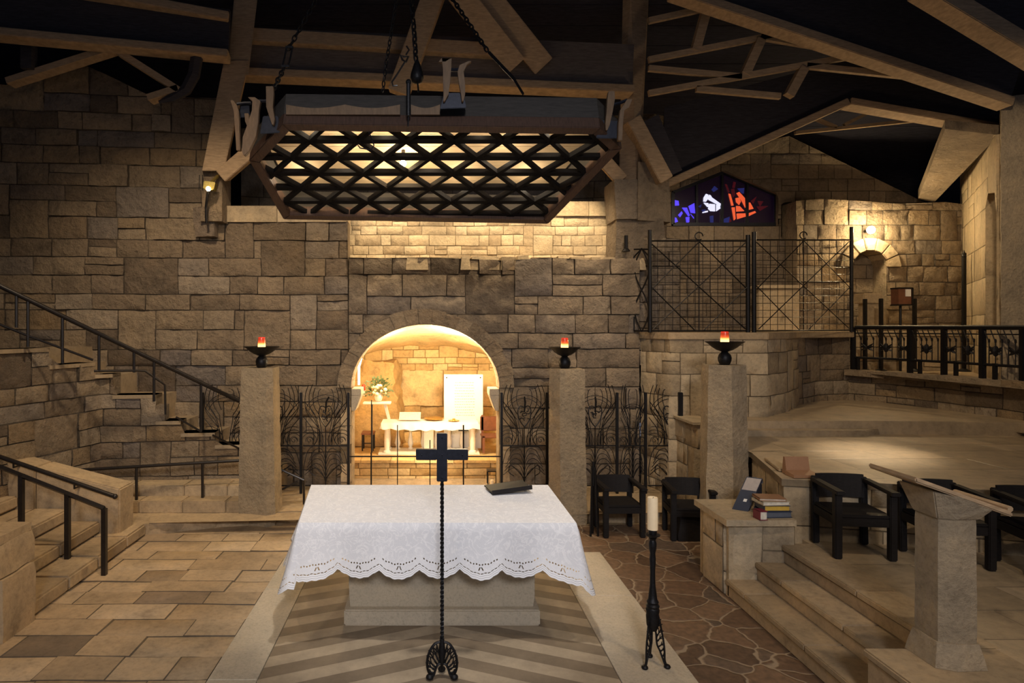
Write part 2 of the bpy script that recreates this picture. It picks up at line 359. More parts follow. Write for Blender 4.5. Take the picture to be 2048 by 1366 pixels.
def masonry(mb, mp, outer, holes=(), ch=(.22, .32), bw=(.3, .8), rough=.012, depth=.028, joint=.008, cell=.10, seed=1, tall=.07, split=.08, warp=.012, thick=.3, tones=(.06, 1), skirt=True, mortar=True):
    R = random.Random(seed); polys = [outer]+list(holes)
    us = [p[0] for p in outer]; ws = [p[1] for p in outer]; u0, u1, w0, w1 = min(us), max(us), min(ws), max(ws)
    def ok(u, w): return inside(u, w, outer) and not any(inside(u, w, h) for h in holes)
    rows = []; w = w0
    while w < w1-.03:
        h = R.uniform(*ch)
        if w1-(w+h) < ch[0]*.6: h = w1-w
        rows.append((w, w+h)); w += h
    occ = {i: [] for i in range(len(rows)+2)}
    blocks = []
    for i, (a, b) in enumerate(rows):
        u = u0-R.uniform(0, bw[0])
        while u < u1:
            hit = [o for o in occ[i] if o[0]-1e-6 <= u < o[1]-1e-6]
            if hit: u = hit[0][1]; continue
            nxt = [o[0] for o in occ[i] if o[0] > u]; e = u+R.uniform(*bw)
            if nxt and e > min(nxt)-bw[0]*.4: e = min(nxt)
            if u1-e < bw[0]*.35: e = u1+.01
            if i+1 < len(rows) and R.random() < tall:
                occ[i+1].append((u, e)); blocks.append((u, e, a, rows[i+1][1]))
            elif R.random() < split:
                m = lerp(a, b, R.uniform(.4, .6)); blocks += [(u, e, a, m), (u, e, m, b)]
            else: blocks.append((u, e, a, b))
            u = e
    for (a, b, c, d) in blocks:
        if b <= u0 or a >= u1: continue
        nu = max(1, int((b-a-2*joint)/cell+.5)); nw = max(1, int((d-c-2*joint)/cell+.5))
        U = [a-.003]+[lerp(a+joint, b-joint, k/nu) for k in range(nu+1)]+[b+.003]
        W = [c-.003]+[lerp(c+joint, d-joint, k/nw) for k in range(nw+1)]+[d+.003]
        base = R.uniform(-.4, .7)*depth; amp = R.uniform(.5, 2.2)*rough; sd = R.uniform(0, 90); tone = R.uniform(*tones)
        vs = []; io = []; tn = []; nU, nW = len(U), len(W)
        for jj, wv in enumerate(W):
            for ii, uv in enumerate(U):
                x = uv+warp*nz(uv*2.3, wv*2.3, 3.1+seed); y = wv+warp*nz(uv*2.3, wv*2.3, 9.7+seed); inn = ok(x, y)
                edge = ii in (0, nU-1) or jj in (0, nW-1); ring = ii in (1, nU-2) or jj in (1, nW-2)
                if edge: dd = -depth
                else:
                    dd = base+amp*(nz(uv*5, wv*5, sd)+.6*nz(uv*13, wv*13, sd))
                    if ring: dd -= .42*depth
                if not inn: x, y = nearest(x, y, polys)
                vs.append(mp.at(x, y, dd)); io.append(inn)
        fs = []
        for jj in range(nW-1):
            for ii in range(nU-1):
                q = (jj*nU+ii, jj*nU+ii+1, (jj+1)*nU+ii+1, (jj+1)*nU+ii)
                if any(io[k] for k in q): fs.append(q); tn.append(.01 if mortar and (ii in (0, nU-2) or jj in (0, nW-2)) else tone)
        if fs:
            n0 = (vs[1]-vs[0]).cross(vs[nU]-vs[0]); nn = mp.at(a, c, 1)-mp.at(a, c, 0)
            if n0.dot(nn) < 0: fs = [f[::-1] for f in fs]
            mb.add(vs, fs, tn)
    if skirt:
        for poly in polys:
            for i in range(len(poly)):
                p, q = poly[i-1], poly[i]
                mb.add([mp.at(*p, 0), mp.at(*q, 0), mp.at(*q, -thick), mp.at(*p, -thick)], [(0, 1, 2, 3)], lerp(*tones, .45))
    return mb
def rough_block(mb, bot, top, z0, z1, per=.09, amp=.012, seed=0, tone=(0, 1)):
    "one hewn stone: outline bot (xy) at z0 to outline top at z1"
    def resample(poly):
        out = []
        for i in range(len(poly)):
            a, b = V(poly[i]), V(poly[(i+1) % len(poly)])
            n = cnt[i]
            for k in range(n): out.append(a.lerp(b, k/n))
        return out
    cnt = [max(2, int((V(bot[i])-V(bot[(i+1) % len(bot)])).length/per)) for i in range(len(bot))]
    B, T = resample(bot), resample(top); m = len(B); rows = max(2, int((z1-z0)/per)); vs = []; fs = []
    cb = sum((p for p in B), V((0, 0)))/m
    for j in range(rows+1):
        t = j/rows; z = lerp(z0, z1, t)
        for i in range(m):
            p = B[i].lerp(T[i], t); d = (p-cb).normalized()*(amp*(nz(p.x*6, p.y*6, z*6+seed)+.5*nz(p.x*17, p.y*17, z*17+seed)))
            e = 1.0 if j not in (0, rows) else .985
            vs.append(V((cb.x+(p.x-cb.x)*e+d.x, cb.y+(p.y-cb.y)*e+d.y, z+(amp*.8*nz(p.x*5, p.y*5, seed) if j == rows else 0))))
    for j in range(rows):
        for i in range(m):
            k = (i+1) % m; fs.append((j*m+i, j*m+k, (j+1)*m+k, (j+1)*m+i))
    fs += [tuple(range(m-1, -1, -1)), tuple(range(rows*m, rows*m+m))]
    return mb.add(vs, fs, rnd.uniform(*tone))
def slabrow(mb, x0, x1, y0, y1, z0, z1, along='y', ln=(.6, 1.1), seed=1, gap=.004):
    R = random.Random(seed); a, b = (y0, y1) if along == 'y' else (x0, x1); t = a
    while t < b-1e-6:
        e = t+R.uniform(*ln)
        if b-e < ln[0]*.5: e = b
        if along == 'y': mb.box(x0, x1, t+gap, e-gap, z0, z1, R.random())
        else: mb.box(t+gap, e-gap, y0, y1, z0, z1, R.random())
        t = e
    return mb
# ================================================================== THE SETTING
# ---- ground
mb = MB(); masonry(mb, Plane((0, 0, 0), (1, 0, 0), (0, 1, 0), (0, 0, 1)), [(-9, 3.2), (-1.645, 3.2), (-1.645, 7.40), (.6, 7.40), (.6, 8.75), (-9, 8.75)],
    ch=(.26, .36), bw=(.42, .9), rough=.004, depth=.010, joint=.006, cell=.22, seed=21, tall=0, split=0, warp=.015, thick=.1, skirt=False)
struct(mb.build('floor', M['pave'], smooth=40))
mb = MB().add([(.6, 7.4, -.004), (1.97, 7.4, -.004), (1.97, 3.2, -.004), (5, 3.2, -.004), (5, 8.75, -.004), (.6, 8.75, -.004)], [(0, 1, 2, 3, 4, 5)])
struct(mb.build('floor_crazy_paving', M['crazy']))
mb = MB().add([(-1.27, 3.2, 0), (1.40, 3.2, 0), (1.40, 7.1, 0), (-1.27, 7.1, 0)], [(0, 1, 2, 3)])
struct(mb.build('floor_inlay', M['chevron']))
mb = MB(); slabrow(mb, -1.64, -1.275, 3.2, 7.4, -.08, .006, ln=(1.3, 2.2), seed=3); slabrow(mb, 1.405, 1.965, 3.2, 7.4, -.08, .006, ln=(1.0, 1.7), seed=5)
slabrow(mb, -1.275, 1.405, 7.1, 7.4, -.08, .006, 'x', (1.0, 1.6), 8)
struct(mb.build('floor_border', M['altarst'], bevel=.004, seg=1))
mb = MB().box(-14, 14, 2, 15.5, -.4, -.03)
struct(mb.build('floor_bed', M['ruin']))

# ---- far gate platform, one step up, and its kerb of single stones
front = [(-3.52, 8.02), (-2.75, 8.32), (-1.9, 8.52), (-.8, 8.62), (.4, 8.62), (1.6, 8.55), (2.6, 8.52), (3.4, 8.5)]
mb = MB().prism(front+[(3.5, 10.4), (1.10, 10.4), (1.10, 10.0), (-1.25, 10.0), (-1.25, 10.4), (-6.5, 10.4), (-6.5, 8.0)], -.02, .135)
masonry(mb, Path(front), [(0, 0), (Path(front).len, 0), (Path(front).len, .15), (0, .15)], ch=(.15, .16), bw=(.35, .7), rough=.01, depth=.01, cell=.08, seed=4, tall=0, split=0, thick=.35)
masonry(mb, Plane((0, 0, .135), (1, 0, 0), (0, 1, 0), (0, 0, 1)), [(x, y+.02) for x, y in front]+[(3.4, 10), (-4, 10)], ch=(.3, .4), bw=(.4, .8), rough=.004, depth=.012, cell=.2, seed=14, tall=0, split=0, skirt=False, holes=[])
struct(mb.build('floor_gate_platform', M['tread'], smooth=45))
mb = MB()
for y0, z in ((8.50, .29), (8.78, .43)):
    slabrow(mb, -4.6, -2.15, y0, y0+.34, z-.16, z, 'x', (.4, .8), int(y0*100)); mb.box(-4.6, -2.15, y0+.34, 9.25, z-.16, z-.01, .4)
struct(mb.build('stairs_back', M['tread'], bevel=.012, smooth=40))

# ---- masonry walls
LW = Path([(-9.0, 8.4), (-6.46, 9.66), (-3.22, 10.0), (-1.27, 10.0)])
AX, AZ, AW, AR = -.074, 1.66, 1.152, .985
def wallpoly(path, pix): return [path.uw(x, y) for x, y in pix]
def zfix(poly, i, z): poly[i] = (poly[i][0], z)
top = wallpoly(LW, [(12, 170), (60, 150), (165, 128), (235, 160), (300, 192), (395, 196), (449, 196), (450, 440), (560, 442), (600, 438), (695, 442)])
reg = [(0.3, -.1), (LW.len, -.1)]+top[::-1]+[(0.3, 6.2)]
def ell(k, a0=0.0, a1=pi, n=28): return [(AX+(AW+k)*cos(lerp(a0, a1, i/n)), AZ+(AR+k)*sin(lerp(a0, a1, i/n))) for i in range(n+1)]
archw = [(AX+AW+.03, AZ)]+ell(.03)[1:-1]+[(AX-AW-.03, AZ), (AX-AW, AZ), (AX-AW, -.15), (AX+AW, -.15), (AX+AW, AZ)]
holeL = [(x+3.22+LW.cum[2], z) for x, z in archw]
mb = masonry(MB(), LW, reg, [holeL], ch=(.23, .34), bw=(.28, .85), seed=31, rough=.026, depth=.034, tall=.08, cell=.09)
struct(mb.build('wall_left', M['wall'], smooth=50))
# arch
CW = Path([(-1.27, 10.0), (3.40, 10.0)])
arch = [(x+1.27, z) for x, z in [(AX+AW+.03, AZ)]+ell(.03)[1:-1]+[(AX-AW-.03, AZ), (AX-AW, AZ), (AX-AW, -.15), (AX+AW, -.15), (AX+AW, AZ)]]
def cw(pix): return [CW.uw(*p) for p in pix]
topc = cw([(1255, 517), (1180, 520), (1100, 515), (1010, 521), (940, 518), (860, 515), (760, 516), (697, 515), (695, 442), (600, 438), (560, 442), (450, 440)])
reg = [(0, -.1), (CW.len-.13, -.1), (CW.len-.13, topc[0][1])]+topc[:8]+[(0, topc[7][1])]
hole2 = [(x, z) for x, z in arch]
mb = masonry(MB(), CW, [p for p in reg], [hole2], ch=(.24, .36), bw=(.3, .9), seed=43, rough=.030, tall=.08, cell=.09, depth=.034, thick=.42)
struct(mb.build('wall_center', M['ruin'], smooth=50))
mb = MB(); n = 19; R = random.Random(5)
for i in range(n):                                                  # voussoirs
    a0, a1 = pi*i/n+.0005, pi*(i+1)/n-.0005; vs = []
    k = R.uniform(.20, .25)
    for y in (9.925+R.uniform(0, .02), 10.42):
        for a in (a0, (a0+a1)/2, a1):
            for kk in (0, k): vs.append((AX+(AW+kk)*cos(a), y, AZ+(AR+kk)*sin(a)))
    mb.add(vs, [(0, 1, 3, 2), (2, 3, 5, 4), (6, 8, 9, 7), (8, 10, 11, 9), (0, 2, 8, 6), (2, 4, 10, 8), (1, 7, 9, 3), (3, 9, 11, 5), (0, 6, 7, 1), (4, 5, 11, 10)], R.uniform(.35, .62))
struct(mb.build('trim_arch_ring', M['wall'], bevel=.005))
mb = MB()
for s in (-1, 1):
    x = AX+s*(AW+.005)
    for k in range(6): mb.box(min(x, x+s*.16), max(x, x+s*.16), 9.97, 10.42, -.1+k*.293, -.1+k*.293+.286, R.random())
struct(mb.build('trim_arch_jambs', M['pale'], bevel=.006))
mb = MB()
for s in (-1, 1):
    x = AX+s*AW
    mb.hexa([(x, 9.98, AZ-.36), (x-s*.06, 9.98, AZ-.36), (x-s*.06, 10.4, AZ-.36), (x, 10.4, AZ-.36)], [(x, 9.98, AZ-.12), (x-s*.15, 9.98, AZ-.12), (x-s*.15, 10.4, AZ-.12), (x, 10.4, AZ-.12)])
    mb.box(min(x, x-s*.15), max(x, x-s*.15), 9.98, 10.4, AZ-.12, AZ-.02)
struct(mb.build('trim_arch_corbels', M['altarst'], bevel=.006))
# upper lit wall behind the broken ledge
UW = Path([(-1.75, 10.7), (3.30, 10.7)])
ut = 4.60
mb = masonry(MB(), UW, [(0, 3.5), (UW.len, 3.5), (UW.len, ut-.14), (4.1, ut-.14), (4.1, ut), (0.0, ut)], ch=(.14, .19), bw=(.14, .45), seed=51, rough=.006, depth=.014, cell=.09, joint=.006, tall=.03)
struct(mb.build('wall_upper', M['brick'], smooth=50))
mb = MB(); slabrow(mb, -1.75, 3.3, 10.66, 11.2, ut-.14, ut+.10, 'x', (.3, .6), 6)
slabrow(mb, -3.22, -1.30, 9.96, 10.5, topc[10][1]-.02, topc[10][1]+.23, 'x', (.7, 1.0), 9)
R = random.Random(2); x = -1.27
while x < 3.25:                                                     # ragged broken stones along the ledge
    w = R.uniform(.15, .5); y0 = 9.99+R.uniform(-.02, .06); h = R.uniform(-.01, .06)
    rough_block(mb, [(x, y0), (x+w, y0+R.uniform(-.03, .03)), (x+w, 10.72), (x, 10.72)], [(x+.02, y0+.02), (x+w-.02, y0+.03), (x+w, 10.72), (x, 10.72)], 3.5, 3.68+h, .12, .02, R.random()*50); x += w
struct(mb.build('trim_ledge', M['pale'], smooth=45))
# apse wall far behind the canopy
AP = Path([(-3.6, 12.2), (-2.0, 12.6), (0, 12.75), (2.0, 12.7), (3.6, 12.2), (4.0, 11.4)])
mb = masonry(MB(), AP, [(0, 3.6), (AP.len, 3.6), (AP.len, 6.4), (0, 6.4)], ch=(.26, .34), bw=(.4, .7), seed=61, rough=.006, depth=.012, cell=.2)
struct(mb.build('wall_apse', M['ruin'], smooth=50))
# wall piece and tower on the right of the gates
mb = masonry(MB(), Path([(3.02, 10.12), (3.95, 10.12)]), [(0, 2.0), (.93, 2.0), (.93, 4.0), (.2, 4.05), (.2, 3.7), (0, 3.7)], ch=(.2, .3), bw=(.25, .5), seed=71)
struct(mb.build('wall_return', M['ruin'], smooth=50))
TP = Path([(3.33, 10.1), (3.54, 9.45), (4.95, 9.4), (5.55, 9.95), (6.25, 10.85)])
mb = masonry(MB(), TP, [(0, 0), (TP.len, 0), (TP.len, 2.50), (0, 2.50)], ch=(.26, .38), bw=(.3, .62), seed=73, rough=.008, depth=.014, cell=.12, tall=.05, tones=(.2, 1))
struct(mb.build('wall_tower', M['pale'], smooth=50))
mb = MB().prism([(3.3, 10.15), (3.52, 9.43), (4.96, 9.38), (5.57, 9.93), (6.27, 10.83), (7.66, 11.55), (7.66, 13.6), (3.3, 13.6)], 2.42, 2.525)
struct(mb.build('floor_gallery', M['tread'], bevel=.01))
RW = Path([(6.22, 10.80), (6.9, 11.4), (7.62, 11.62)])
mb = masonry(MB(), RW, [(0, 1.15), (RW.len, 1.15), (RW.len, 2.44), (0, 2.44)], ch=(.2, .3), bw=(.3, .6), seed=75, rough=.007, depth=.013, cell=.12)
struct(mb.build('wall_gallery', M['wall'], smooth=50))
PWp = [(7.60, 11.62), (7.95, 11.1), (8.2, 10.2), (8.36, 9.2), (8.5, 8.0), (8.55, 6.5)]
PW = Path(PWp)
mb = masonry(MB(), PW, [(0, 1.15), (PW.len, 1.15), (PW.len, 1.72), (0, 1.80)], ch=(.19, .27), bw=(.3, .65), seed=77, rough=.007, depth=.013, cell=.12)
for i in range(len(PWp)-1):
    a, b = V(PWp[i]), V(PWp[i+1]); mb.bar((a.x, a.y, 1.745), (b.x, b.y, 1.725), .36, .10, tone=.4+.1*i)
struct(mb.build('wall_parapet', M['wall'], smooth=50))
mb = MB().prism([(x+.05, y) for x, y in PWp]+[(15, 6.5), (15, 14), (7.66, 14)], 1.55, 1.78)
struct(mb.build('floor_upper_walk', M['tread']))
LD = Path([(7.66, 12.2), (12.0, 12.2)])
mb = masonry(MB(), LD, [(0, 1.7), (4.3, 1.7), (4.3, 2.5), (0, 2.5)], ch=(.25, .3), bw=(.3, .7), seed=79, cell=.15)
mb.box(7.66, 12, 12.16, 13.6, 2.44, 2.53, .9)
struct(mb.build('wall_ledge', M['pale'], smooth=50))
# ruin wall with niche and lamp
RU = Path([(7.30, 12.8), (10.72, 12.8)])
def ru(pix): return [RU.uw(*p) for p in pix]
na = ru([(1703, 660), (1703, 528), (1710, 512), (1724, 503), (1740, 500), (1756, 504), (1768, 514), (1773, 530), (1773, 660)])
rt = ru([(1925, 408), (1890, 404), (1800, 408), (1720, 402), (1640, 398), (1592, 402)])
mb = masonry(MB(), RU, [(0.06, 2.4), (RU.len-.1, 2.4)]+rt, [na], ch=(.22, .34), bw=(.25, .55), seed=81, rough=.016, depth=.022, thick=.6)
mb.box(8.3, 9.5, 13.3, 13.4, 2.4, 4.4, .1)
struct(mb.build('wall_ruin', M['wall'], smooth=50))
mb = MB(); R = random.Random(3); nc = RU.uw(1738, 560); 
for i in range(7):
    a0, a1 = pi*(i+.04)/7, pi*(i+.96)/7; r0, r1 = .36, .62; cx, cz = 7.30+nc[0], 3.80; vs = []
    for y in (12.74, 13.2):
        for a in (a0, a1):
            for r in (r0, r1): vs.append((cx+r*cos(a), y, cz+r*sin(a)*.95))
    mb.add(vs, [(0, 1, 3, 2), (4, 6, 7, 5), (0, 2, 6, 4), (1, 5, 7, 3), (0, 4, 5, 1), (2, 3, 7, 6)], R.random())
struct(mb.build('trim_niche_arch', M['pale'], bevel=.012))
# gable wall with the stained glass window
GY = 13.2; GW = Path([(4.0, GY), (11.4, GY)])
def gw(pix): return [GW.uw(*p) for p in pix]
wn = gw([(1342, 452), (1342, 383), (1447, 341), (1556, 388), (1556, 452)])
rec = gw([(1562, 482), (1562, 405), (1592, 403), (1592, 482)])
mb = masonry(MB(), GW, [(0, 2.4), (7.2, 2.4), (7.2, 4.7)]+gw([(1880, 420), (1578, 272), (1440, 300), (1330, 330)])+[(0, 6.1)], [wn, rec], ch=(.2, .3), bw=(.3, .62), seed=91, rough=.007, depth=.013, cell=.07, thick=.25)
struct(mb.build('wall_gable', M['ruin'], smooth=50))
mb = MB().box(7.2, 7.85, 13.5, 13.6, 4.1, 5.4)
struct(mb.build('trim_recess', M['ruin']))
# right wall and pier
WR = Path([(10.85, 13.1), (8.72, 9.85)])
wt = [WR.uw(1925, 330), WR.uw(1994, 268)]
slot = [WR.uw(1971, 655), WR.uw(1971, 388), WR.uw(1993, 384), WR.uw(1993, 655)]
mb = masonry(MB(), WR, [(0, 1.7), (WR.len, 1.7), (WR.len, wt[1][1]), (0, wt[0][1]+.6)], [slot], ch=(.45, .62), bw=(.4, .9), seed=95, rough=.004, depth=.009, cell=.2, thick=.25, tones=(.3, 1))
struct(mb.build('wall_right', M['pale'], smooth=50))
pw = [WR.at(u, w, -.2) for u, w in slot]
m_, nt_, b_ = newmat('blue_grey_glass'); b_.inputs['Base Color'].default_value = (.10, .13, .15, 1); b_.inputs['Roughness'].default_value = .25
nn_ = N(nt_, 'ShaderNodeTexNoise', inp={'Scale': 6, 'Detail': 6}); rr_ = ramp(nt_, [(.3, (.08, .10, .11)), (.7, (.22, .26, .27))]); L(nt_, nn_.outputs[0], rr_.inputs[0]); L(nt_, rr_.outputs[0], b_.inputs['Base Color']); M['slot'] = m_
struct(MB().add(pw+[p+V((.05, .02, 0)) for p in pw], [(0, 1, 2, 3), (7, 6, 5, 4)]).build('window_2', M['slot']))
mb = MB(); rough_block(mb, [(8.52, 9.55), (9.9, 9.3), (9.9, 10.6), (9.25, 10.4)], [(8.52, 9.55), (9.9, 9.3), (9.9, 10.6), (9.25, 10.4)], 1.7, 6.05, .14, .025, 5)
struct(mb.build('wall_pier', M['column'], smooth=60))
# side wall at far left returning to the camera
mb = masonry(MB(), Path([(-6.9, 6.0), (-6.62, 9.62)]), [(0, 0), (3.63, 0), (3.63, 6.4), (0, 6.4)], ch=(.25, .34), bw=(.3, .7), seed=97, cell=.14)
struct(mb.build('wall_side', M['wall'], smooth=50))

# ---- stained glass window
Y0 = GY+.12
fr = [P(x, y, Y0) for x, y in [(1345, 449), (1345, 385), (1447, 345), (1553, 390), (1553, 449)]]
mb = MB()
for i in range(5): mb.bar(fr[i-1]+V((0, -.04, 0)), fr[i]+V((0, -.04, 0)), .07, .07, up=(0, 1, 0))
wf = struct(mb.build('window_1', M['steel'], bevel=.004)); 
mb = MB()
for x, y in ((1393, 366), (1444, 346), (1494, 365)): mb.bar(P(x, 449, Y0)+V((0, -.03, 0)), P(x, y, Y0)+V((0, -.03, 0)), .045, .05, up=(0, 1, 0))
mb.build('mullion', M['steel'], wf)
gm = [('deep_violet_glass', (.035, .012, .06), .05), ('blue_glass', (.10, .06, .95), 1.0), ('white_glass', (.75, .75, .95), 1.05), ('red_glass', (.90, .12, .04), .85), ('dark_red_glass', (.20, .015, .03), .18), ('dark_blue_glass', (.04, .05, .30), .28)]
for n_, c_, e_ in gm: M[n_] = plain(n_, tuple(x*.3 for x in c_), .25, var=.2, em=c_, es=e_)
MB().add([p+V((0, .02, 0)) for p in fr]+[p+V((0, .05, 0)) for p in fr], [(0, 1, 2, 3, 4), (9, 8, 7, 6, 5)]).build('glazing', M['deep_violet_glass'], wf)
def zz(x, y): return (1340+x*230/2048.0, 330+y*150/1336.0)          # the detail crop's frame -> photograph pixels
glass = {
 'blue_glass': [[(50, 620), (150, 640), (160, 720), (60, 725)], [(215, 760), (300, 760), (350, 900), (330, 915)], [(330, 730), (430, 680), (445, 860), (370, 850)], [(145, 890), (205, 825), (225, 860), (180, 930)], [(50, 930), (110, 940), (140, 1010), (90, 1030), (50, 1020)], [(280, 930), (345, 925), (340, 1020), (295, 1030)], [(365, 870), (420, 930), (425, 955)]],
 'white_glass': [[(600, 580), (640, 515), (680, 530), (685, 590), (640, 655), (595, 650)], [(700, 530), (725, 545), (745, 580), (900, 690), (895, 730), (690, 620), (680, 600)], [(600, 672), (680, 680), (690, 740), (670, 750)], [(700, 690), (800, 700), (800, 825), (720, 820), (680, 780)], [(825, 705), (890, 735), (895, 775), (825, 825)], [(575, 845), (600, 825), (675, 815), (670, 840), (590, 855)]],
 'red_glass': [[(1185, 500), (1230, 480), (1330, 590), (1340, 760), (1280, 640)], [(1100, 755), (1150, 755), (1165, 960), (1140, 985)], [(1180, 730), (1240, 735), (1320, 820), (1185, 830)], [(1190, 865), (1340, 862), (1345, 920), (1200, 965)], [(1395, 670), (1425, 670), (1485, 780), (1395, 800)], [(1390, 860), (1510, 820), (1530, 850), (1395, 915)], [(1170, 590), (1230, 580), (1260, 650), (1230, 710), (1180, 660)], [(1045, 510), (1075, 520), (1130, 720), (1095, 725)]],
 'dark_red_glass': [[(980, 340), (1010, 345), (1060, 480), (1040, 500)], [(1090, 430), (1140, 420), (1160, 540), (1120, 580)], [(1130, 300), (1170, 310), (1150, 410), (1110, 400)], [(1440, 640), (1540, 560), (1480, 690)], [(1560, 640), (1660, 650), (1600, 740)], [(1540, 740), (1750, 730), (1600, 820)], [(1060, 940), (1095, 1000), (1040, 1040)]],
 'dark_blue_glass': [[(740, 440), (790, 375), (855, 430), (780, 480)], [(500, 740), (560, 700), (545, 760)], [(1200, 420), (1320, 410), (1310, 510), (1280, 500)], [(710, 910), (770, 900), (770, 1030), (720, 1030)], [(560, 800), (640, 790), (600, 850)], [(955, 960), (1060, 920), (1050, 1040), (950, 1040)]]}
for gname, polys in glass.items():
    mb = MB()
    for pl in polys:
        q = [P(*zz(*p), Y0) for p in pl]; k = len(q)
        mb.hexa([p+V((0, -.012, 0)) for p in q], [p+V((0, .015, 0)) for p in q])
    mb.build('pane', M[gname], wf)

# ---- ceiling
mb = MB(); prof = [(2.6, 9.3), (10.0, 8.0), (14.6, 6.2)]
for i in range(2):
    (ya, za), (yb, zb) = prof[i], prof[i+1]
    for k in range(int((yb-ya)/.4)+1):
        a, b = ya+k*.4, min(ya+k*.4+.39, yb)
        if b <= a: continue
        f = lambda y: lerp(za, zb, (y-ya)/(yb-ya))
        mb.hexa([(-13, a, f(a)), (14, a, f(a)), (14, b, f(b)), (-13, b, f(b))], [(-13, a, f(a)+.08), (14, a, f(a)+.08), (14, b, f(b)+.08), (-13, b, f(b)+.08)])
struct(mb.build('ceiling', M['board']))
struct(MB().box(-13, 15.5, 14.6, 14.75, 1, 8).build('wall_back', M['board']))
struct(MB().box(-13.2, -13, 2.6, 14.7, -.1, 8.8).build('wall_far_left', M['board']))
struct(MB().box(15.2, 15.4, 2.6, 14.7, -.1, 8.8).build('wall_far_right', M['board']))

# ---- the grotto room behind the arch
GX = AX; gy0, gy1 = 10.42, 13.0
def vault(t, y):
    a = pi*t; r = 1.34+.10*(y-gy0); return (GX+r*cos(a), AZ+(1.06-.19*(y-gy0))*sin(a))
mb = MB(); nu, nv = 28, 16; vs = []; fs = []
for j in range(nv+1):
    y = lerp(gy0-.02, gy1+.1, j/nv)
    for i in range(nu+9):
        if i < 4: x, z = GX+1.34+.10*(y-gy0), lerp(-.2, AZ, i/4)
        elif i > nu+4: x, z = GX-1.34-.10*(y-gy0), lerp(AZ, -.2, (i-nu-4)/4)
        else: x, z = vault((i-4)/nu, y)
        k = .05*nz(x*2.5, y*2.5, z*2.5)*min(1, (y-gy0)*2); vs.append((x+k, y, z+k))
m = nu+9
for j in range(nv):
    for i in range(m-1): fs.append((j*m+i, (j+1)*m+i, (j+1)*m+i+1, j*m+i+1))
mb.add(vs, fs, .9)
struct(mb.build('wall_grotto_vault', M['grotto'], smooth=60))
BP = Path([(GX-1.65, 12.6), (GX-.6, 13.0), (GX+.6, 13.05), (GX+1.65, 12.9)])
mb = masonry(MB(), BP, [(0, 1.72), (BP.len, 1.72), (BP.len, 3.2), (0, 3.2)], ch=(.12, .16), bw=(.22, .42), seed=101, rough=.006, depth=.014, cell=.12, skirt=False)
masonry(mb, BP, [(0, -.2), (BP.len, -.2), (BP.len, 1.74), (0, 1.74)], ch=(.35, .7), bw=(.5, .9), seed=103, rough=.05, depth=.02, cell=.09, tall=.2, skirt=False)
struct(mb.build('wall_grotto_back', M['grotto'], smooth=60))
mb = MB(); rough_block(mb, [(-1.6, 12.45), (-.55, 12.5), (-.5, 13.0), (-1.7, 12.95)], [(-1.6, 12.5), (-.75, 12.5), (-.6, 12.95), (-1.6, 12.95)], .28, 1.95, .1, .09, 3)
struct(mb.build('wall_grotto_rock', M['grotto'], smooth=70))
mb = MB().box(GX-1.7, GX+1.7, 10.0, 13.2, -.3, -.10)
PF = Path([(GX-1.5, 11.15), (GX+1.5, 11.15)])
mb.box(GX-1.6, GX+1.6, 11.17, 13.1, -.1, .265)
masonry(mb, PF, [(0, -.1), (3, -.1), (3, .27), (0, .27)], ch=(.11, .14), bw=(.3, .6), seed=107, rough=.006, depth=.012, cell=.12)
slabrow(mb, GX-1.6, GX+1.6, 11.10, 11.55, .25, .295, 'x', (.4, .7), 4)
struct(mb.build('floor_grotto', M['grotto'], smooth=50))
mb = MB()
for s in (-1, 1):
    a0, a1 = (.10, .62) if s > 0 else (pi-.75, pi-.04)
    mb.tube([(AX+(AW+.08)*cos(lerp(a0, a1, i/12)), 10.47, AZ+(AR+.06)*sin(lerp(a0, a1, i/12))) for i in range(13)], .022)
    if s < 0: mb.tube([(AX-AW+.06, 10.5, 1.66), (AX-AW+.06, 10.5, 1.95), (AX-AW+.1, 10.5, 2.1)], .018)
struct(mb.build('trim_light_strip', M['strip']))

# ---- big stair along the left wall
SW = Path([(-5.35, 6.4), (-4.64, 9.05), (-2.45, 9.30)])
def sw(pix): return [SW.uw(*p) for p in pix]
steps = [((-40, 97), 698), ((97, 188), 728), ((188, 226), 748), ((226, 312), 790), ((312, 362), 842), ((362, 430), 866), ((430, 480), 890), ((480, 560), 940)]
topl = []; tz = []
for (xa, xb), y in steps:
    a, b = SW.uw(xa, y), SW.uw(xb, y); z = (a[1]+b[1])/2
    z = SW.uw((xa+xb)/2, y)[1]; tz.append((a[0], b[0], z)); topl += [(a[0], z), (b[0], z)]
reg = [(topl[0][0], 0), (topl[-1][0], 0)]+topl[::-1]
mb = masonry(MB(), SW, reg, ch=(.2, .27), bw=(.3, .75), seed=111, rough=.016, depth=.024, cell=.1, thick=.3, tall=.05)
struct(mb.build('stairs_wall_left', M['wall'], smooth=50)); mb = MB()
for ua, ub, z in tz:                                                # coping slab and tread behind each step of the wall
    pa, pb = SW.at(ua, z, .02), SW.at(ub, z, .02); qa, qb = SW.at(ua, z, -.3), SW.at(ub, z, -.3)
    mb.hexa([pa-V((0, 0, .05)), pb-V((0, 0, .05)), qb-V((0, 0, .05)), qa-V((0, 0, .05))], [pa, pb, qb, qa], rnd.uniform(.35, .7))
    ya = 9.62+.12*(qa.x+6.4); yb = 9.62+.12*(qb.x+6.4)
    mb.hexa([(qa.x, qa.y, 0), (qb.x, qb.y, 0), (qb.x, yb+.25, 0), (qa.x-.3, ya+.25, 0)], [(qa.x, qa.y, z-.03), (qb.x, qb.y, z-.03), (qb.x, yb+.25, z-.03), (qa.x-.3, ya+.25, z-.03)], rnd.uniform(.35, .7))
struct(mb.build('stairs_upper', M['coping'], merge=True))
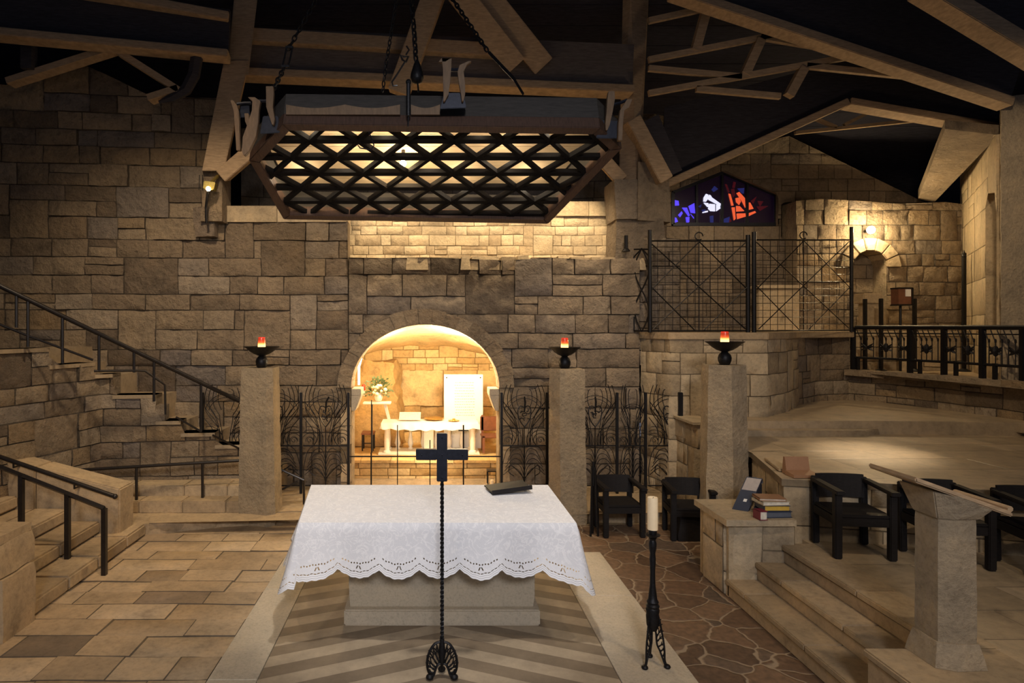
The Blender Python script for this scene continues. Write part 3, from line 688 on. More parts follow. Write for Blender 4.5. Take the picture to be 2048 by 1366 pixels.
# ---- lower left flight, its far parapet and near pier
mb = MB()
for i, (xr, z) in enumerate(((-3.55, .15), (-3.92, .30), (-4.28, .45), (-4.9, .60))):
    slabrow(mb, xr-.42, xr, 5.5, 8.0 if i == 0 else 7.62, z-.14, z, 'y', (.55, 1.0), 30+i)
    mb.box(-6.6, xr-.42, 5.0, 7.62, z-.16, z-.01, .4)
struct(mb.build('stairs_left', M['tread'], bevel=.02, smooth=40))
mb = MB(); a = .08
xs = [-6.6, -5.6, -4.7, -3.69]
def pz(x): return lerp(1.42, .675, (x+6.6)/(6.6-3.69))
for i in range(3):
    mb.hexa([(xs[i]+.004, 7.62, -.02), (xs[i+1]-.004, 7.62, -.02), (xs[i+1]-.004, 7.98, -.02), (xs[i]+.004, 7.98, -.02)], [(xs[i]+.004, 7.62, pz(xs[i])), (xs[i+1]-.004, 7.62, pz(xs[i+1])), (xs[i+1]-.004, 7.98, pz(xs[i+1])), (xs[i]+.004, 7.98, pz(xs[i]))], .3+.2*i)
struct(mb.build('wall_stair_parapet', M['tread'], bevel=.015, smooth=40))
mb = MB(); rough_block(mb, [(-4.6, 5.25), (-3.5, 5.25), (-3.5, 5.68), (-4.6, 5.68)], [(-4.6, 5.25), (-3.5, 5.25), (-3.5, 5.68), (-4.6, 5.68)], 0, .52, .08, .012, 9, (.5, .6))
rough_block(mb, [(-4.6, 5.2), (-3.53, 5.2), (-3.53, 5.72), (-4.6, 5.72)], [(-4.6, 5.2), (-3.55, 5.2), (-3.55, 5.72), (-4.6, 5.72)], .53, .80, .08, .03, 4, (.7, .8))
mb.box(-4.6, -3.55, 5.22, 5.7, .80, .87, .6)
struct(mb.build('wall_stair_pier', M['tread'], smooth=50))

# ---- right hand platforms
mb = MB()
for xr, z in ((2.86, .17), (3.13, .34), (3.38, .51)):
    slabrow(mb, xr, xr+.34, 4.15, 6.2, z-.05, z, 'y', (.7, 1.1), int(xr*10)); mb.box(xr+.02, xr+.36, 4.15, 6.2, z-.17, z-.055, .35)
struct(mb.build('stairs_right', M['tread'], bevel=.008, smooth=40))
mb = MB().box(3.5, 12, 2.6, 6.6, -.02, .45, .5)
masonry(mb, Plane((0, 0, .505), (1, 0, 0), (0, 1, 0), (0, 0, 1)), [(3.68, 2.6), (9, 2.6), (9, 6.55), (3.68, 6.55)], ch=(.35, .5), bw=(.5, 1.0), seed=121, rough=.0, depth=.004, joint=.006, cell=.5, tall=0, split=0, thick=.06)
struct(mb.build('floor_chair_platform', M['marble']))
mb = MB().box(2.84, 3.7, 2.6, 4.16, -.02, .46, .45); slabrow(mb, 2.82, 3.69, 2.6, 4.18, .46, .51, 'y', (.5, .8), 6)
struct(mb.build('floor_lectern_step', M['tread'], bevel=.01))
BW = Path([(2.86, 7.6), (2.86, 6.18), (3.5, 6.14)])
mb = masonry(MB(), BW, [(0.9, 0), (BW.len, 0), (BW.len, .70), (0.9, .70)], ch=(.22, .3), bw=(.28, .5), seed=123, rough=.006, depth=.014, cell=.12, thick=.3)
mb.box(2.88, 3.5, 6.17, 6.82, 0, .69, .5)
mb.box(2.83, 3.5, 6.11, 6.86, .70, .76, .7)
struct(mb.build('wall_bench', M['pale'], smooth=50))
P2 = [(3.90, 7.75), (3.52, 6.38), (4.3, 6.22), (5.4, 5.88), (9.5, 4.6), (12, 4.6), (12, 9.2), (3.90, 9.2)]
PF2 = Path([(3.90, 7.75), (3.50, 6.36), (4.3, 6.2), (5.4, 5.86), (9.5, 4.6)])
mb = masonry(MB(), PF2, [(0, 0), (PF2.len, 0), (PF2.len, 1.03), (0, 1.03)], ch=(.26, .36), bw=(.28, .6), seed=125, rough=.005, depth=.012, cell=.14, thick=.1)
struct(mb.build('wall_platform', M['pale'], smooth=50))
mb = MB().prism([(x-.03, y-.03) for x, y in P2[:5]]+P2[5:], 1.03, 1.095)
masonry(mb, Plane((0, 0, 1.10), (1, 0, 0), (0, 1, 0), (0, 0, 1)), [(x-.03, y-.03) for x, y in P2[:5]]+P2[5:], ch=(.4, .55), bw=(.7, 1.4), seed=127, rough=.0, depth=.002, joint=.005, cell=.6, tall=0, split=0, thick=.07)
struct(mb.build('floor_platform', M['marble']))
mb = MB().prism([(3.66, 8.82), (6.0, 8.82), (6.3, 8.98), (6.3, 9.2), (3.66, 9.2)], 1.0, 1.18); mb.prism([(3.66, 9.0), (6.3, 9.0), (9.5, 8.75), (9.5, 12.2), (3.4, 12.2)], 1.0, 1.285)
struct(mb.build('floor_upper_platform', M['marble'], bevel=.012, smooth=40))
mb = masonry(MB(), Path([(3.64, 9.8), (3.64, 8.80), (3.95, 8.78)]), [(0, 0), (1.31, 0), (1.31, 1.27), (0, 1.27)], ch=(.28, .36), bw=(.28, .5), seed=131, rough=.007, depth=.014, cell=.12, thick=.2, tones=(.2, 1))
mb.box(3.60, 3.96, 8.76, 9.5, 1.265, 1.30, .8)
struct(mb.build('wall_platform_end', M['pale'], smooth=50))
# ================================================================== THINGS
# ---- altar with its cloth
al = thing('altar', 'massive pale stone altar block on a stepped plinth under the white lace cloth', 'altar', (.1, 6.0, 0))
mb = MB().box(-.75, .96, 5.57, 6.55, .0, .14); mb.build('plinth', M['altarst'], al, bevel=.012)
mb = MB(); rough_block(mb, [(-.715, 5.64), (.925, 5.64), (.925, 6.45), (-.715, 6.45)], [(-.71, 5.66), (.92, 5.66), (.92, 6.45), (-.71, 6.45)], .135, .92, .09, .006, 2); mb.build('block', M['altarst'], al, smooth=50)
TOPZ = 1.0
tc_ = [V((-1.075, 5.235)), V((1.195, 5.225)), V((1.195, 6.49)), V((-1.205, 6.49))]
mb = MB().hexa([(tc_[0].x+.02, tc_[0].y+.02, .915), (tc_[1].x-.02, tc_[1].y+.02, .915), (tc_[2].x-.02, tc_[2].y-.02, .915), (tc_[3].x+.02, tc_[3].y-.02, .915)],
               [(tc_[0].x+.02, tc_[0].y+.02, .992), (tc_[1].x-.02, tc_[1].y+.02, .992), (tc_[2].x-.02, tc_[2].y-.02, .992), (tc_[3].x+.02, tc_[3].y-.02, .992)])
mb.build('table_slab', M['altarst'], al, bevel=.01)
def altar_cloth():
    me = bpy.data.meshes.new('altar_cloth'); bm = bmesh.new(); uvl = bm.loops.layers.uv.new('hem')
    ring = []                                                       # (x, y, outward x, outward y, flare, drop, s)
    names = [('front', 0, 1), ('right', 1, 2), ('back', 2, 3), ('left', 3, 0)]; s = 0.0
    fl = {'front': .055, 'right': .12, 'back': .05, 'left': .13}; dr = {'front': .355, 'right': .40, 'back': .35, 'left': .40}
    for k, (nm, i, j) in enumerate(names):
        a, b = tc_[i], tc_[j]; d = (b-a); ln = d.length; d = d/ln; o = V((d.y, -d.x)); n = int(ln/.018)
        for q in range(n+1):
            t = q/n; e = min(t, 1-t)*ln; cor = max(0, 1-e/.16)
            ring.append((a+d*(ln*t), o, fl[nm]+.02*sin((s+ln*t)*9.5)+.02*cor, dr[nm]+.09*cor**1.6, s+ln*t))
        s += ln; nm2 = names[(k+1) % 4][0]; d2 = (tc_[names[(k+1) % 4][2]]-b).normalized(); o2 = V((d2.y, -d2.x)); m = 9
        for q in range(1, m):
            t = q/m; oo = (o*cos(t*pi/2)+o2*sin(t*pi/2)).normalized(); bulge = sin(t*pi)
            ring.append((b.copy(), oo, lerp(fl[nm], fl[nm2], t)+.02+.015*bulge, lerp(dr[nm], dr[nm2], t)+.09+.03*bulge, s+.2*t))
        s += .2
    R_ = 18; m = len(ring); rows = []; uvs = {}
    for j in range(R_+1):
        t = j/R_; row = []
        for (p, o, f, dp, ss) in ring:
            scal = .080*abs(sin(pi*ss/.33))**.8+.004*sin(ss*90)
            Lh = dp+scal; out = .012*min(1, t*8)+f*t**1.15+.012*sin(ss*13)*t*t
            z = TOPZ+.004-Lh*t if t > 0 else TOPZ+.004
            v = bm.verts.new((p.x+o.x*out, p.y+o.y*out, z)); uvs[v] = (ss, Lh*(1-t)); row.append(v)
        rows.append(row)
    for j in range(R_):
        for i in range(m):
            k = (i+1) % m
            bm.faces.new((rows[j][i], rows[j+1][i], rows[j+1][k], rows[j][k]))
    nx, ny = 44, 22; grid = []                                      # the top, with faint creases
    for j in range(ny+1):
        row = []
        for i in range(nx+1):
            u, w = i/nx, j/ny; a = tc_[0].lerp(tc_[1], u); b = tc_[3].lerp(tc_[2], u); p = a.lerp(b, w)
            e = min(u, 1-u, w, 1-w)
            v = bm.verts.new((p.x, p.y, TOPZ+.004+(.004*nz(p.x*4, p.y*11)+.002*sin(p.y*31+p.x*2)) * min(1, e*20))); uvs[v] = (p.x, 1.0); row.append(v)
        grid.append(row)
    for j in range(ny):
        for i in range(nx): bm.faces.new((grid[j][i], grid[j][i+1], grid[j+1][i+1], grid[j+1][i]))
    for f in bm.faces:
        f.smooth = True
        for l in f.loops: l[uvl].uv = uvs[l.vert]
    bm.to_mesh(me); bm.free(); me.materials.append(M['cloth'])
    o = bpy.data.objects.new('altar_cloth', me); COL.objects.link(o); return o
tag(altar_cloth(), 'large white damask cloth with scalloped lace hem draped over the stone altar', 'tablecloth')
# book stand on the far right of the altar
c = P(1015, 973, 6.25); c.z = TOPZ+.016
ms = thing('book_stand', 'low dark folding book stand lying at the back right of the altar cloth', 'book stand', c)
q = radians(12)
def rot(x, y, z): return (c.x+x*cos(q)-y*sin(q), c.y+x*sin(q)+y*cos(q), c.z+z)
mb = MB().hexa([rot(-.2, -.13, .004), rot(.2, -.13, .03), rot(.2, .13, .045), rot(-.2, .13, .012)], [rot(-.2, -.13, .016), rot(.2, -.13, .042), rot(.2, .13, .057), rot(-.2, .13, .024)]); mb.build('board', M['blackwood'], ms, bevel=.003)
mb = MB().bar(rot(-.2, -.14, .0), rot(.2, -.14, .03), .02, .04); mb.build('lip', M['blackwood'], ms)
MB().bar(rot(.17, .08, -.012), rot(.17, .08, .038), .02, .02, up=(1, 0, 0)).build('prop', M['blackwood'], ms)

# ---- wrought branches used on the iron feet
def fin(mb, c, ang, h, outr, prof_out, prof_in, r=.007, twigs=9, seed=1):
    "a leg cut like a leafless tree between an outer and an inner curve"
    R = random.Random(seed); ca, sa = cos(ang), sin(ang)
    def W(p): return V((c[0]+p[0]*ca, c[1]+p[0]*sa, c[2]+p[1]))
    po = smoothp(prof_out); pi_ = smoothp(prof_in)
    mb.tube([W(p) for p in po], r*1.25, 6); mb.tube([W(p) for p in pi_], r*1.25, 6)
    for k in range(twigs):
        t = (k+.5)/twigs; a = V(pi_[int(t*(len(pi_)-1)*.9)]); b = V(po[int((t*.8+.08)*(len(po)-1))]); m = a.lerp(b, .5)
        mb.tube([W(a), W(m), W(b)], [r*1.0, r*.8, r*.6], 5)
        n = V((-(b-a).y, (b-a).x)); 
        for sgn in (-1, 1):
            e = a.lerp(b, .92)+n*(.26*sgn); mb.tube([W(m), W(m.lerp(e, .6)+(b-a)*.05), W(e)], r*.6, 5)
        mb.ball(W(a.lerp(b, .3)), r*1.3, n=6)
def smoothp(p, k=5):
    out = []; p = [V(x) for x in p]
    for i in range(len(p)-1):
        a, b, c_, d = p[max(i-1, 0)], p[i], p[i+1], p[min(i+2, len(p)-1)]
        for j in range(k):
            t = j/k; out.append(.5*((2*b)+(c_-a)*t+(2*a-5*b+4*c_-d)*t*t+(3*b-a-3*c_+d)*t**3))
    out.append(p[-1]); return out
# ---- processional cross
c = G(884, 1352); c.y = 4.74; c.x = (884-CX)*c.y/FPX
cr = thing('standing_cross', 'black iron cross on a tall twisted shaft standing before the white altar', 'cross', (c.x, c.y, 0))
mb = MB(); zs = [lerp(.19, 1.47, i/110) for i in range(111)]
mb.tube([(c.x, c.y, z) for z in zs], [.0150]*111, 4, twist=.55); mb.build('twisted_shaft', M['iron'], cr, smooth=25)
for k, a in enumerate((pi+.2, -.2, pi/2)):
    mb = MB(); fin(mb, (c.x, c.y, 0), a, .28, .11, [(.0, .275), (.055, .262), (.095, .205), (.112, .14), (.108, .08), (.092, .035), (.098, .012)], [(.0, .115), (.03, .108), (.048, .075), (.062, .035), (.08, .016)], r=.0075, twigs=7, seed=k)
    mb.build('leg', M['iron'], cr, smooth=60)
    f = MB().ball((c.x+.092*cos(a), c.y+.092*sin(a), .022), .03, (1, 1, .72)); f.build('foot', M['iron'], cr, smooth=60)
mb = MB().lathe([(.012, .10), (.022, .14), (.026, .2), (.02, .27), (.016, .30)], (c.x, c.y, 0), 10); mb.build('collar', M['iron'], cr, smooth=50)
mb = MB(); z0, z1 = EYE-(962-CY)*c.y/FPX, EYE-(866-CY)*c.y/FPX; zc = EYE-(909-CY)*c.y/FPX; w = .039
mb.hexa([(c.x+x, c.y+y, z0) for x, y in ((-w, -.022), (w, -.022), (w, .022), (-w, .022))], [(c.x+x, c.y+y, z1) for x, y in ((-w, -.022), (w, -.022), (w, .022), (-w, .022))])
for s in (-1, 1):
    xa, xb = sorted((c.x+s*w, c.x+s*.193)); mb.box(xa, xb, c.y-.022, c.y+.022, zc-.039, zc+.041)
cb = mb.build('cross_head', M['steel'], cr, bevel=.004)
for x, z in ((0, z0+.03), (-.15, zc), (.15, zc), (0, z1-.03), (0, zc)): MB().ball((c.x+x, c.y-.023, z), .006, n=8).build('stud', M['steel'], cb, smooth=60)

# ---- candle stand
c = V((1.715, 4.93, 0))
cs = thing('candle_stand', 'tall black iron candle stand with three openwork legs right of the altar', 'candle stand', c)
for k, a in enumerate((-2.45, -.55, 1.45)):
    mb = MB(); fin(mb, c, a, .4, .12, [(.035, .40), (.05, .36), (.066, .28), (.082, .19), (.088, .12), (.09, .06), (.105, .02)], [(.012, .30), (.025, .25), (.032, .17), (.055, .12), (.078, .06), (.095, .02)], r=.006, twigs=8, seed=k+5)
    mb.build('leg', M['iron'], cs, smooth=60)
    MB().ball((c.x+.108*cos(a), c.y+.108*sin(a), .018), .026, (1, 1, .7)).build('foot', M['iron'], cs, smooth=60)
MB().lathe([(.03, .27), (.046, .31), (.05, .38), (.046, .40), (.052, .43), (.046, .445), (.052, .46), (.04, .475), (.046, .49), (.034, .51), (.03, .55), (.021, .62), (.019, .72), (.024, .82), (.020, .86), (.028, .90), (.03, .94), (.022, .965), (.03, .98)], c, 16).build('shaft', M['iron'], cs, smooth=40)
MB().lathe([(.02, .975), (.03, .985), (.055, 1.0), (.058, 1.006), (.03, 1.01), (.032, 1.03), (.03, 1.045)], c, 18).build('drip_pan', M['iron'], cs, smooth=50)
cd = tag(MB().lathe([(.0385, 1.045), (.039, 1.05), (.039, 1.285), (.037, 1.292), (.028, 1.285), (.012, 1.275), (0, 1.273)], c, 28).build('candle', M['wax'], smooth=50), 'thick cream pillar candle standing in the black iron candle stand', 'candle')
cd.location = (0, 0, 0)
MB().tube([(c.x, c.y, 1.272), (c.x+.003, c.y, 1.285), (c.x+.008, c.y, 1.293)], .002, 5).build('wick', M['iron'], cd)

# ---- stone pillars with oil lamps
pil = [  # name, bottom outline, top outline, zt, label, lamp x, y, lamp label, bowl radius
 ([(-2.535, 8.45), (-2.13, 8.33), (-2.03, 8.40), (-2.03, 8.80), (-2.5, 8.85)], [(-2.50, 8.46), (-2.14, 8.36), (-2.07, 8.42), (-2.07, 8.78), (-2.46, 8.82)], 2.06, 'pitted stone pillar with chamfered edge left of the arch', 'black oil lamp burning on the left pillar beside the stairs', .235),
 ([(1.59, 8.58), (1.71, 8.38), (2.07, 8.42), (2.08, 8.82), (1.66, 8.86)], [(1.60, 8.56), (1.705, 8.42), (2.045, 8.46), (2.05, 8.80), (1.66, 8.82)], 2.05, 'pitted stone pillar standing between the arch and the black chairs', 'black oil lamp burning on the pillar just right of the arch', .215),
 ([(3.37, 7.83), (3.62, 7.62), (3.87, 7.75), (3.88, 8.1), (3.42, 8.15)], [(3.41, 7.84), (3.62, 7.68), (3.86, 7.80), (3.86, 8.08), (3.44, 8.1)], 2.14, 'pitted two-toned stone pillar behind the bench with the books', 'black oil lamp burning on the right pillar before the pale tower', .228)]
for i, (b_, t_, zt, lab, llab, rr) in enumerate(pil):
    mb = MB(); rough_block(mb, b_, t_, 0, zt, .07, .014, i*7+1)
    tag(mb.build('stone_pillar', M['column'], smooth=45), lab, 'pillar', 'stone pillars carrying oil lamps')
    cx = sum(p[0] for p in t_)/5-(.0 if i else .005); cy = sum(p[1] for p in t_)/5; zb = zt+.0
    o = thing('oil_lamp', llab, 'oil lamp', (cx, cy, zb), 'oil lamps on the pillars')
    MB().lathe([(.05, -.005), (.062, .01), (.077, .05), (.08, .085), (.07, .125), (.048, .15), (.036, .16)], (cx, cy, zb), 20).build('ball_foot', M['iron'], o, smooth=50)
    k = rr/.235
    MB().lathe([(.03, .155), (.045, .165), (.10*k, .185), (.155*k, .22), (.195*k, .258), (.235*k, .282), (.24*k, .287), (.20*k, .283), (.15*k, .262), (.08*k, .245), (0, .24)], (cx, cy, zb), 32).build('bowl', M['iron'], o, smooth=60)
    MB().lathe([(.046, .245), (.05, .27), (.049, .36), (.045, .40), (.041, .40), (.04, .39)], (cx, cy, zb), 20).build('candle_glass', M['flame'], o, smooth=50)
    MB().lathe([(.042, .392), (.046, .401), (.042, .41), (.039, .401), (.042, .392)], (cx, cy, zb), 20).build('glass_rim', M['redglass_dark'], o, smooth=50)

# ---- chairs
def make_chair(label, group):
    o = thing('armchair', label, 'chair', (0, 0, 0), group); m = M['blackwood']
    for s in (-1, 1):
        MB().box(s*.23-.032, s*.23+.032, -.25, -.186, 0, .60).build('leg', m, o, bevel=.008)
        MB().hexa([(s*.22-.03, .19, 0), (s*.22+.03, .19, 0), (s*.22+.03, .25, 0), (s*.22-.03, .25, 0)], [(s*.22-.03, .21, .645), (s*.22+.03, .21, .645), (s*.22+.03, .26, .645), (s*.22-.03, .26, .645)]).build('leg', m, o, bevel=.008)
        MB().hexa([(s*.23-.04, -.29, .585), (s*.23+.04, -.29, .585), (s*.235+.035, .22, .60), (s*.235-.035, .22, .60)], [(s*.23-.04, -.29, .62), (s*.23+.04, -.29, .62), (s*.235+.035, .22, .635), (s*.235-.035, .22, .635)]).build('arm_rest', m, o, bevel=.007)
        MB().box(s*.23-.018, s*.23+.018, -.2, .2, .30, .37).build('side_rail', m, o)
    MB().box(-.21, .21, -.235, -.20, .295, .37).build('front_rail', m, o, bevel=.004)
    MB().box(-.235, .235, -.235, .215, .372, .40).build('seat', m, o, bevel=.008)
    mb = MB(); n = 8
    for i in range(n):
        x0, x1 = lerp(-.215, .215, i/n), lerp(-.215, .215, (i+1)/n); f = lambda x: .215+.03*(1-(x/.215)**2)
        mb.hexa([(x0, f(x0)-.018, .45), (x1, f(x1)-.018, .45), (x1, f(x1)+.004, .45), (x0, f(x0)+.004, .45)], [(x0, f(x0)+.002, .67), (x1, f(x1)+.002, .67), (x1, f(x1)+.024, .67), (x0, f(x0)+.024, .67)])
    mb.build('backrest', m, o, merge=True)
    return o
gA, gB = 'black armchairs on the right platform', 'black armchairs on the floor behind the altar'
ch = make_chair('black wooden armchair on the platform nearest the stone bench with the books', gA)
ch.location = (3.94, 5.98, .512); ch.rotation_euler = (0, 0, -.12)
dup(ch, (4.62, 5.75, .512), -.10, 'black wooden armchair half hidden behind the slanted lectern board', gA)
dup(ch, (5.27, 5.50, .512), -.16, 'black wooden armchair on the platform just right of the lectern pillar', gA)
dup(ch, (5.93, 5.27, .512), -.2, 'black wooden armchair cut off by the right edge of the picture', gA)
dup(ch, (2.40, 8.15, 0), .03, 'black wooden armchair standing beside the middle pillar below the iron gates', gB)
dup(ch, (3.22, 8.0, 0), -.1, 'black wooden armchair beside the right pillar with a dark bag under its seat', gB)
mb = MB(); rough_block(mb, [(3.02, 7.78), (3.40, 7.78), (3.40, 8.05), (3.02, 8.05)], [(3.06, 7.82), (3.36, 7.82), (3.36, 8.0), (3.06, 8.0)], 0, .29, .07, .03, 3)
tag(mb.build('bag', M['blackwood'], smooth=60), 'dark bag stowed under the armchair beside the right pillar', 'bag')
sx, sy = 2.045, 8.02
st = thing('folded_stand', 'narrow black folded stand leaning up beside the middle pillar and chair', 'stand', (sx, sy, 0))
for dx, dy in ((-.045, -.05), (.05, -.04), (.01, .07)): MB().tube([(sx+dx, sy+dy, 0), (sx+dx*.4, sy+dy*.4, .85)], .014, 6).build('leg', M['iron'], st)
MB().tube([(sx, sy, .62), (sx, sy, .92)], .02, 8).build('post', M['iron'], st)

# ---- lectern
lx, ly = 3.245, 4.03
le = thing('lectern', 'square stone lectern pillar with a slanted wooden reading board at right', 'lectern', (lx, ly, .51))
sq = lambda h, dx=0: [(lx-h+dx, ly-h*.75), (lx+h*.2+dx, ly-h*1.05), (lx+h+dx, ly+h*.45), (lx-h*.3+dx, ly+h)]
sq = lambda h: [(lx-h, ly-h*.72), (lx-h*.28, ly-h), (lx+h, ly-h*.94), (lx+h, ly+h), (lx-h, ly+h)]
mb = MB(); rough_block(mb, sq(.112), sq(.108), .66, 1.42, .05, .004, 3); mb.build('pillar_shaft', M['column'], le, smooth=40)
mb = MB(); rough_block(mb, sq(.15), sq(.122), .512, .66, .05, .006, 4); mb.build('base', M['column'], le, smooth=40)
mb = MB().hexa([(x, y, 1.42) for x, y in sq(.118)], [(x, y, z) for (x, y), z in zip(sq(.172), (1.60, 1.585, 1.50, 1.50, 1.60))]); mb.build('capital', M['column'], le, bevel=.006)
def lb(x, y, d): z = 1.665-.36*(x-2.93)/1.0; return (x, y, z+d)
mb = MB().hexa([lb(2.93, 3.86, 0), lb(3.52, 3.86, 0), lb(3.52, 4.28, 0), lb(2.93, 4.28, 0)], [lb(2.93, 3.86, .032), lb(3.52, 3.86, .032), lb(3.52, 4.28, .032), lb(2.93, 4.28, .032)]); mb.build('reading_board', M['timber'], le, bevel=.008)
MB().tube([lb(3.51, 3.87, .045), lb(3.51, 4.28, .045)], .018, 8).build('book_ledge', M['timber'], le)

# ---- books on the bench
zb = .762
def book(x, y, z, w, d, h, rz, mat, label, name='book', tilt=None, pages='paper', group='books and folders stacked on the stone bench'):
    o = thing(name, label, 'book', (x, y, z), group); k = .006
    mb = MB(); mb.box(x-w/2, x+w/2, y-d/2, y+d/2, z, z+k); mb.box(x-w/2, x+w/2, y-d/2, y+d/2, z+h-k, z+h); mb.box(x-w/2, x-w/2+k, y-d/2, y+d/2, z, z+h); mb.build('cover', mat, o)
    MB().box(x-w/2+k, x+w/2-.008, y-d/2+.006, y+d/2-.006, z+k, z+h-k).build('pages', M[pages], o)
    o.rotation_euler = tilt if tilt else (0, 0, rz); return o
for n_, c_ in (('navy_cover', (.02, .03, .06)), ('yellow_cover', (.62, .40, .06)), ('grey_blue_cover', (.10, .115, .15)), ('brown_cover', (.32, .17, .09)), ('maroon_cover', (.16, .01, .03)), ('cream_cover', (.5, .44, .33)), ('grey_card', (.42, .37, .34))): M[n_] = plain(n_, c_, .5, var=.1)
bx, by = 3.36, 6.275; z = zb
book(bx, by, z, .27, .20, .06, .06, M['navy_cover'], 'dark book with grey-blue page edges at the bottom of the pile on the bench', pages='grey_blue_cover'); z += .062
book(bx-.005, by, z, .25, .19, .055, .0, M['navy_cover'], 'book with yellow page edges second from the bottom of the pile on the bench', pages='yellow_cover'); z += .057
book(bx-.02, by, z, .27, .20, .036, .06, M['cream_cover'], 'cream covered book in the upper part of the pile on the bench');  z += .038
book(bx-.03, by+.01, z, .25, .19, .024, -.12, M['brown_cover'], 'flat brown book on top of the pile on the bench')
book(bx-.185, by-.125, zb, .08, .11, .085, .1, M['maroon_cover'], 'small maroon book lying left of the pile on the bench')
fo = thing('document_case', 'dark blue case with grey upper panel leaning beside the pile of books', 'case', (3.09, 6.40, zb), 'books and folders stacked on the stone bench')
a, b = P(1471, 1008, 6.40), P(1512, 1020, 6.36); c_, d_ = P(1528, 962, 6.56), P(1499, 952, 6.58)
a = G(1464, 1018, zb); b = G(1496, 1023, zb); d_ = P(1493, 953, a.y+.15); c_ = b+(d_-a); nrm = (b-a).cross(d_-a).normalized(); 
if nrm.y > 0: nrm = -nrm
th = -nrm*.04
def mixq(u, v): return (a.lerp(b, u)).lerp(d_.lerp(c_, u), v)
mb = MB().hexa([mixq(0, 0), mixq(1, 0), mixq(1, 1), mixq(0, 1)], [mixq(0, 0)+th, mixq(1, 0)+th, mixq(1, 1)+th, mixq(0, 1)+th]); mb.build('case_body', M['navy_cover'], fo, merge=True)
f = nrm*.003
MB().hexa([mixq(.06, .60), mixq(.97, .60), mixq(.97, .97), mixq(.06, .97)], [mixq(.06, .60)+f, mixq(.97, .60)+f, mixq(.97, .97)+f, mixq(.06, .97)+f]).build('grey_panel', M['grey_card'], fo, merge=True)
MB().hexa([mixq(.45, .26), mixq(.66, .26), mixq(.66, .34), mixq(.45, .34)], [mixq(.45, .26)+f, mixq(.66, .26)+f, mixq(.66, .34)+f, mixq(.45, .34)+f]).build('white_sticker', M['plaque'], fo, merge=True)
o = thing('lever_file', 'black rounded file standing behind the leaning dark blue case', 'file', (3.43, 6.76, zb), 'books and folders stacked on the stone bench')
MB().prism([(3.36, 6.72), (3.49, 6.72), (3.49, 6.80), (3.36, 6.80)], zb, zb+.2).build('file_body', M['steel'], o, bevel=.01)
MB().tube([(3.36+.065*(1-cos(t*pi/8)), 6.76, zb+.195+.035*sin(t*pi/8)) for t in range(9)], .028, 8).build('file_top', M['grey_blue_cover'], o, smooth=60)
o = thing('open_book', 'brown open book lying face up on the corner of the upper platform', 'book', (3.74, 6.55, 1.105))
x, y, zz_ = 3.74, 6.50, 1.105
MB().hexa([(x-.13, y-.15, zz_), (x+.13, y-.15, zz_), (x+.13, y+.01, zz_), (x-.13, y+.01, zz_)], [(x-.13, y-.15, zz_+.03), (x+.13, y-.15, zz_+.03), (x+.13, y+.01, zz_+.045), (x-.13, y+.01, zz_+.045)]).build('lower_leaf', M['brown_cover'], o)
MB().hexa([(x-.11, y+.01, zz_), (x+.13, y+.01, zz_), (x+.13, y+.10, zz_), (x-.11, y+.10, zz_)], [(x-.11, y+.05, zz_+.17), (x+.13, y+.05, zz_+.17), (x+.13, y+.08, zz_+.17), (x-.11, y+.08, zz_+.17)]).build('upper_leaf', M['brown_cover'], o)
tag(MB().hexa([(3.62, 6.64, 1.105), (3.75, 6.64, 1.105), (3.85, 7.2, 1.105), (3.76, 7.2, 1.105)], [(3.62, 6.64, 1.13), (3.75, 6.64, 1.13), (3.85, 7.2, 1.14), (3.76, 7.2, 1.14)]).build('stone_shard', M['tread'], bevel=.005), 'thin tan stone slab lying along the platform edge by the open book', 'slab')

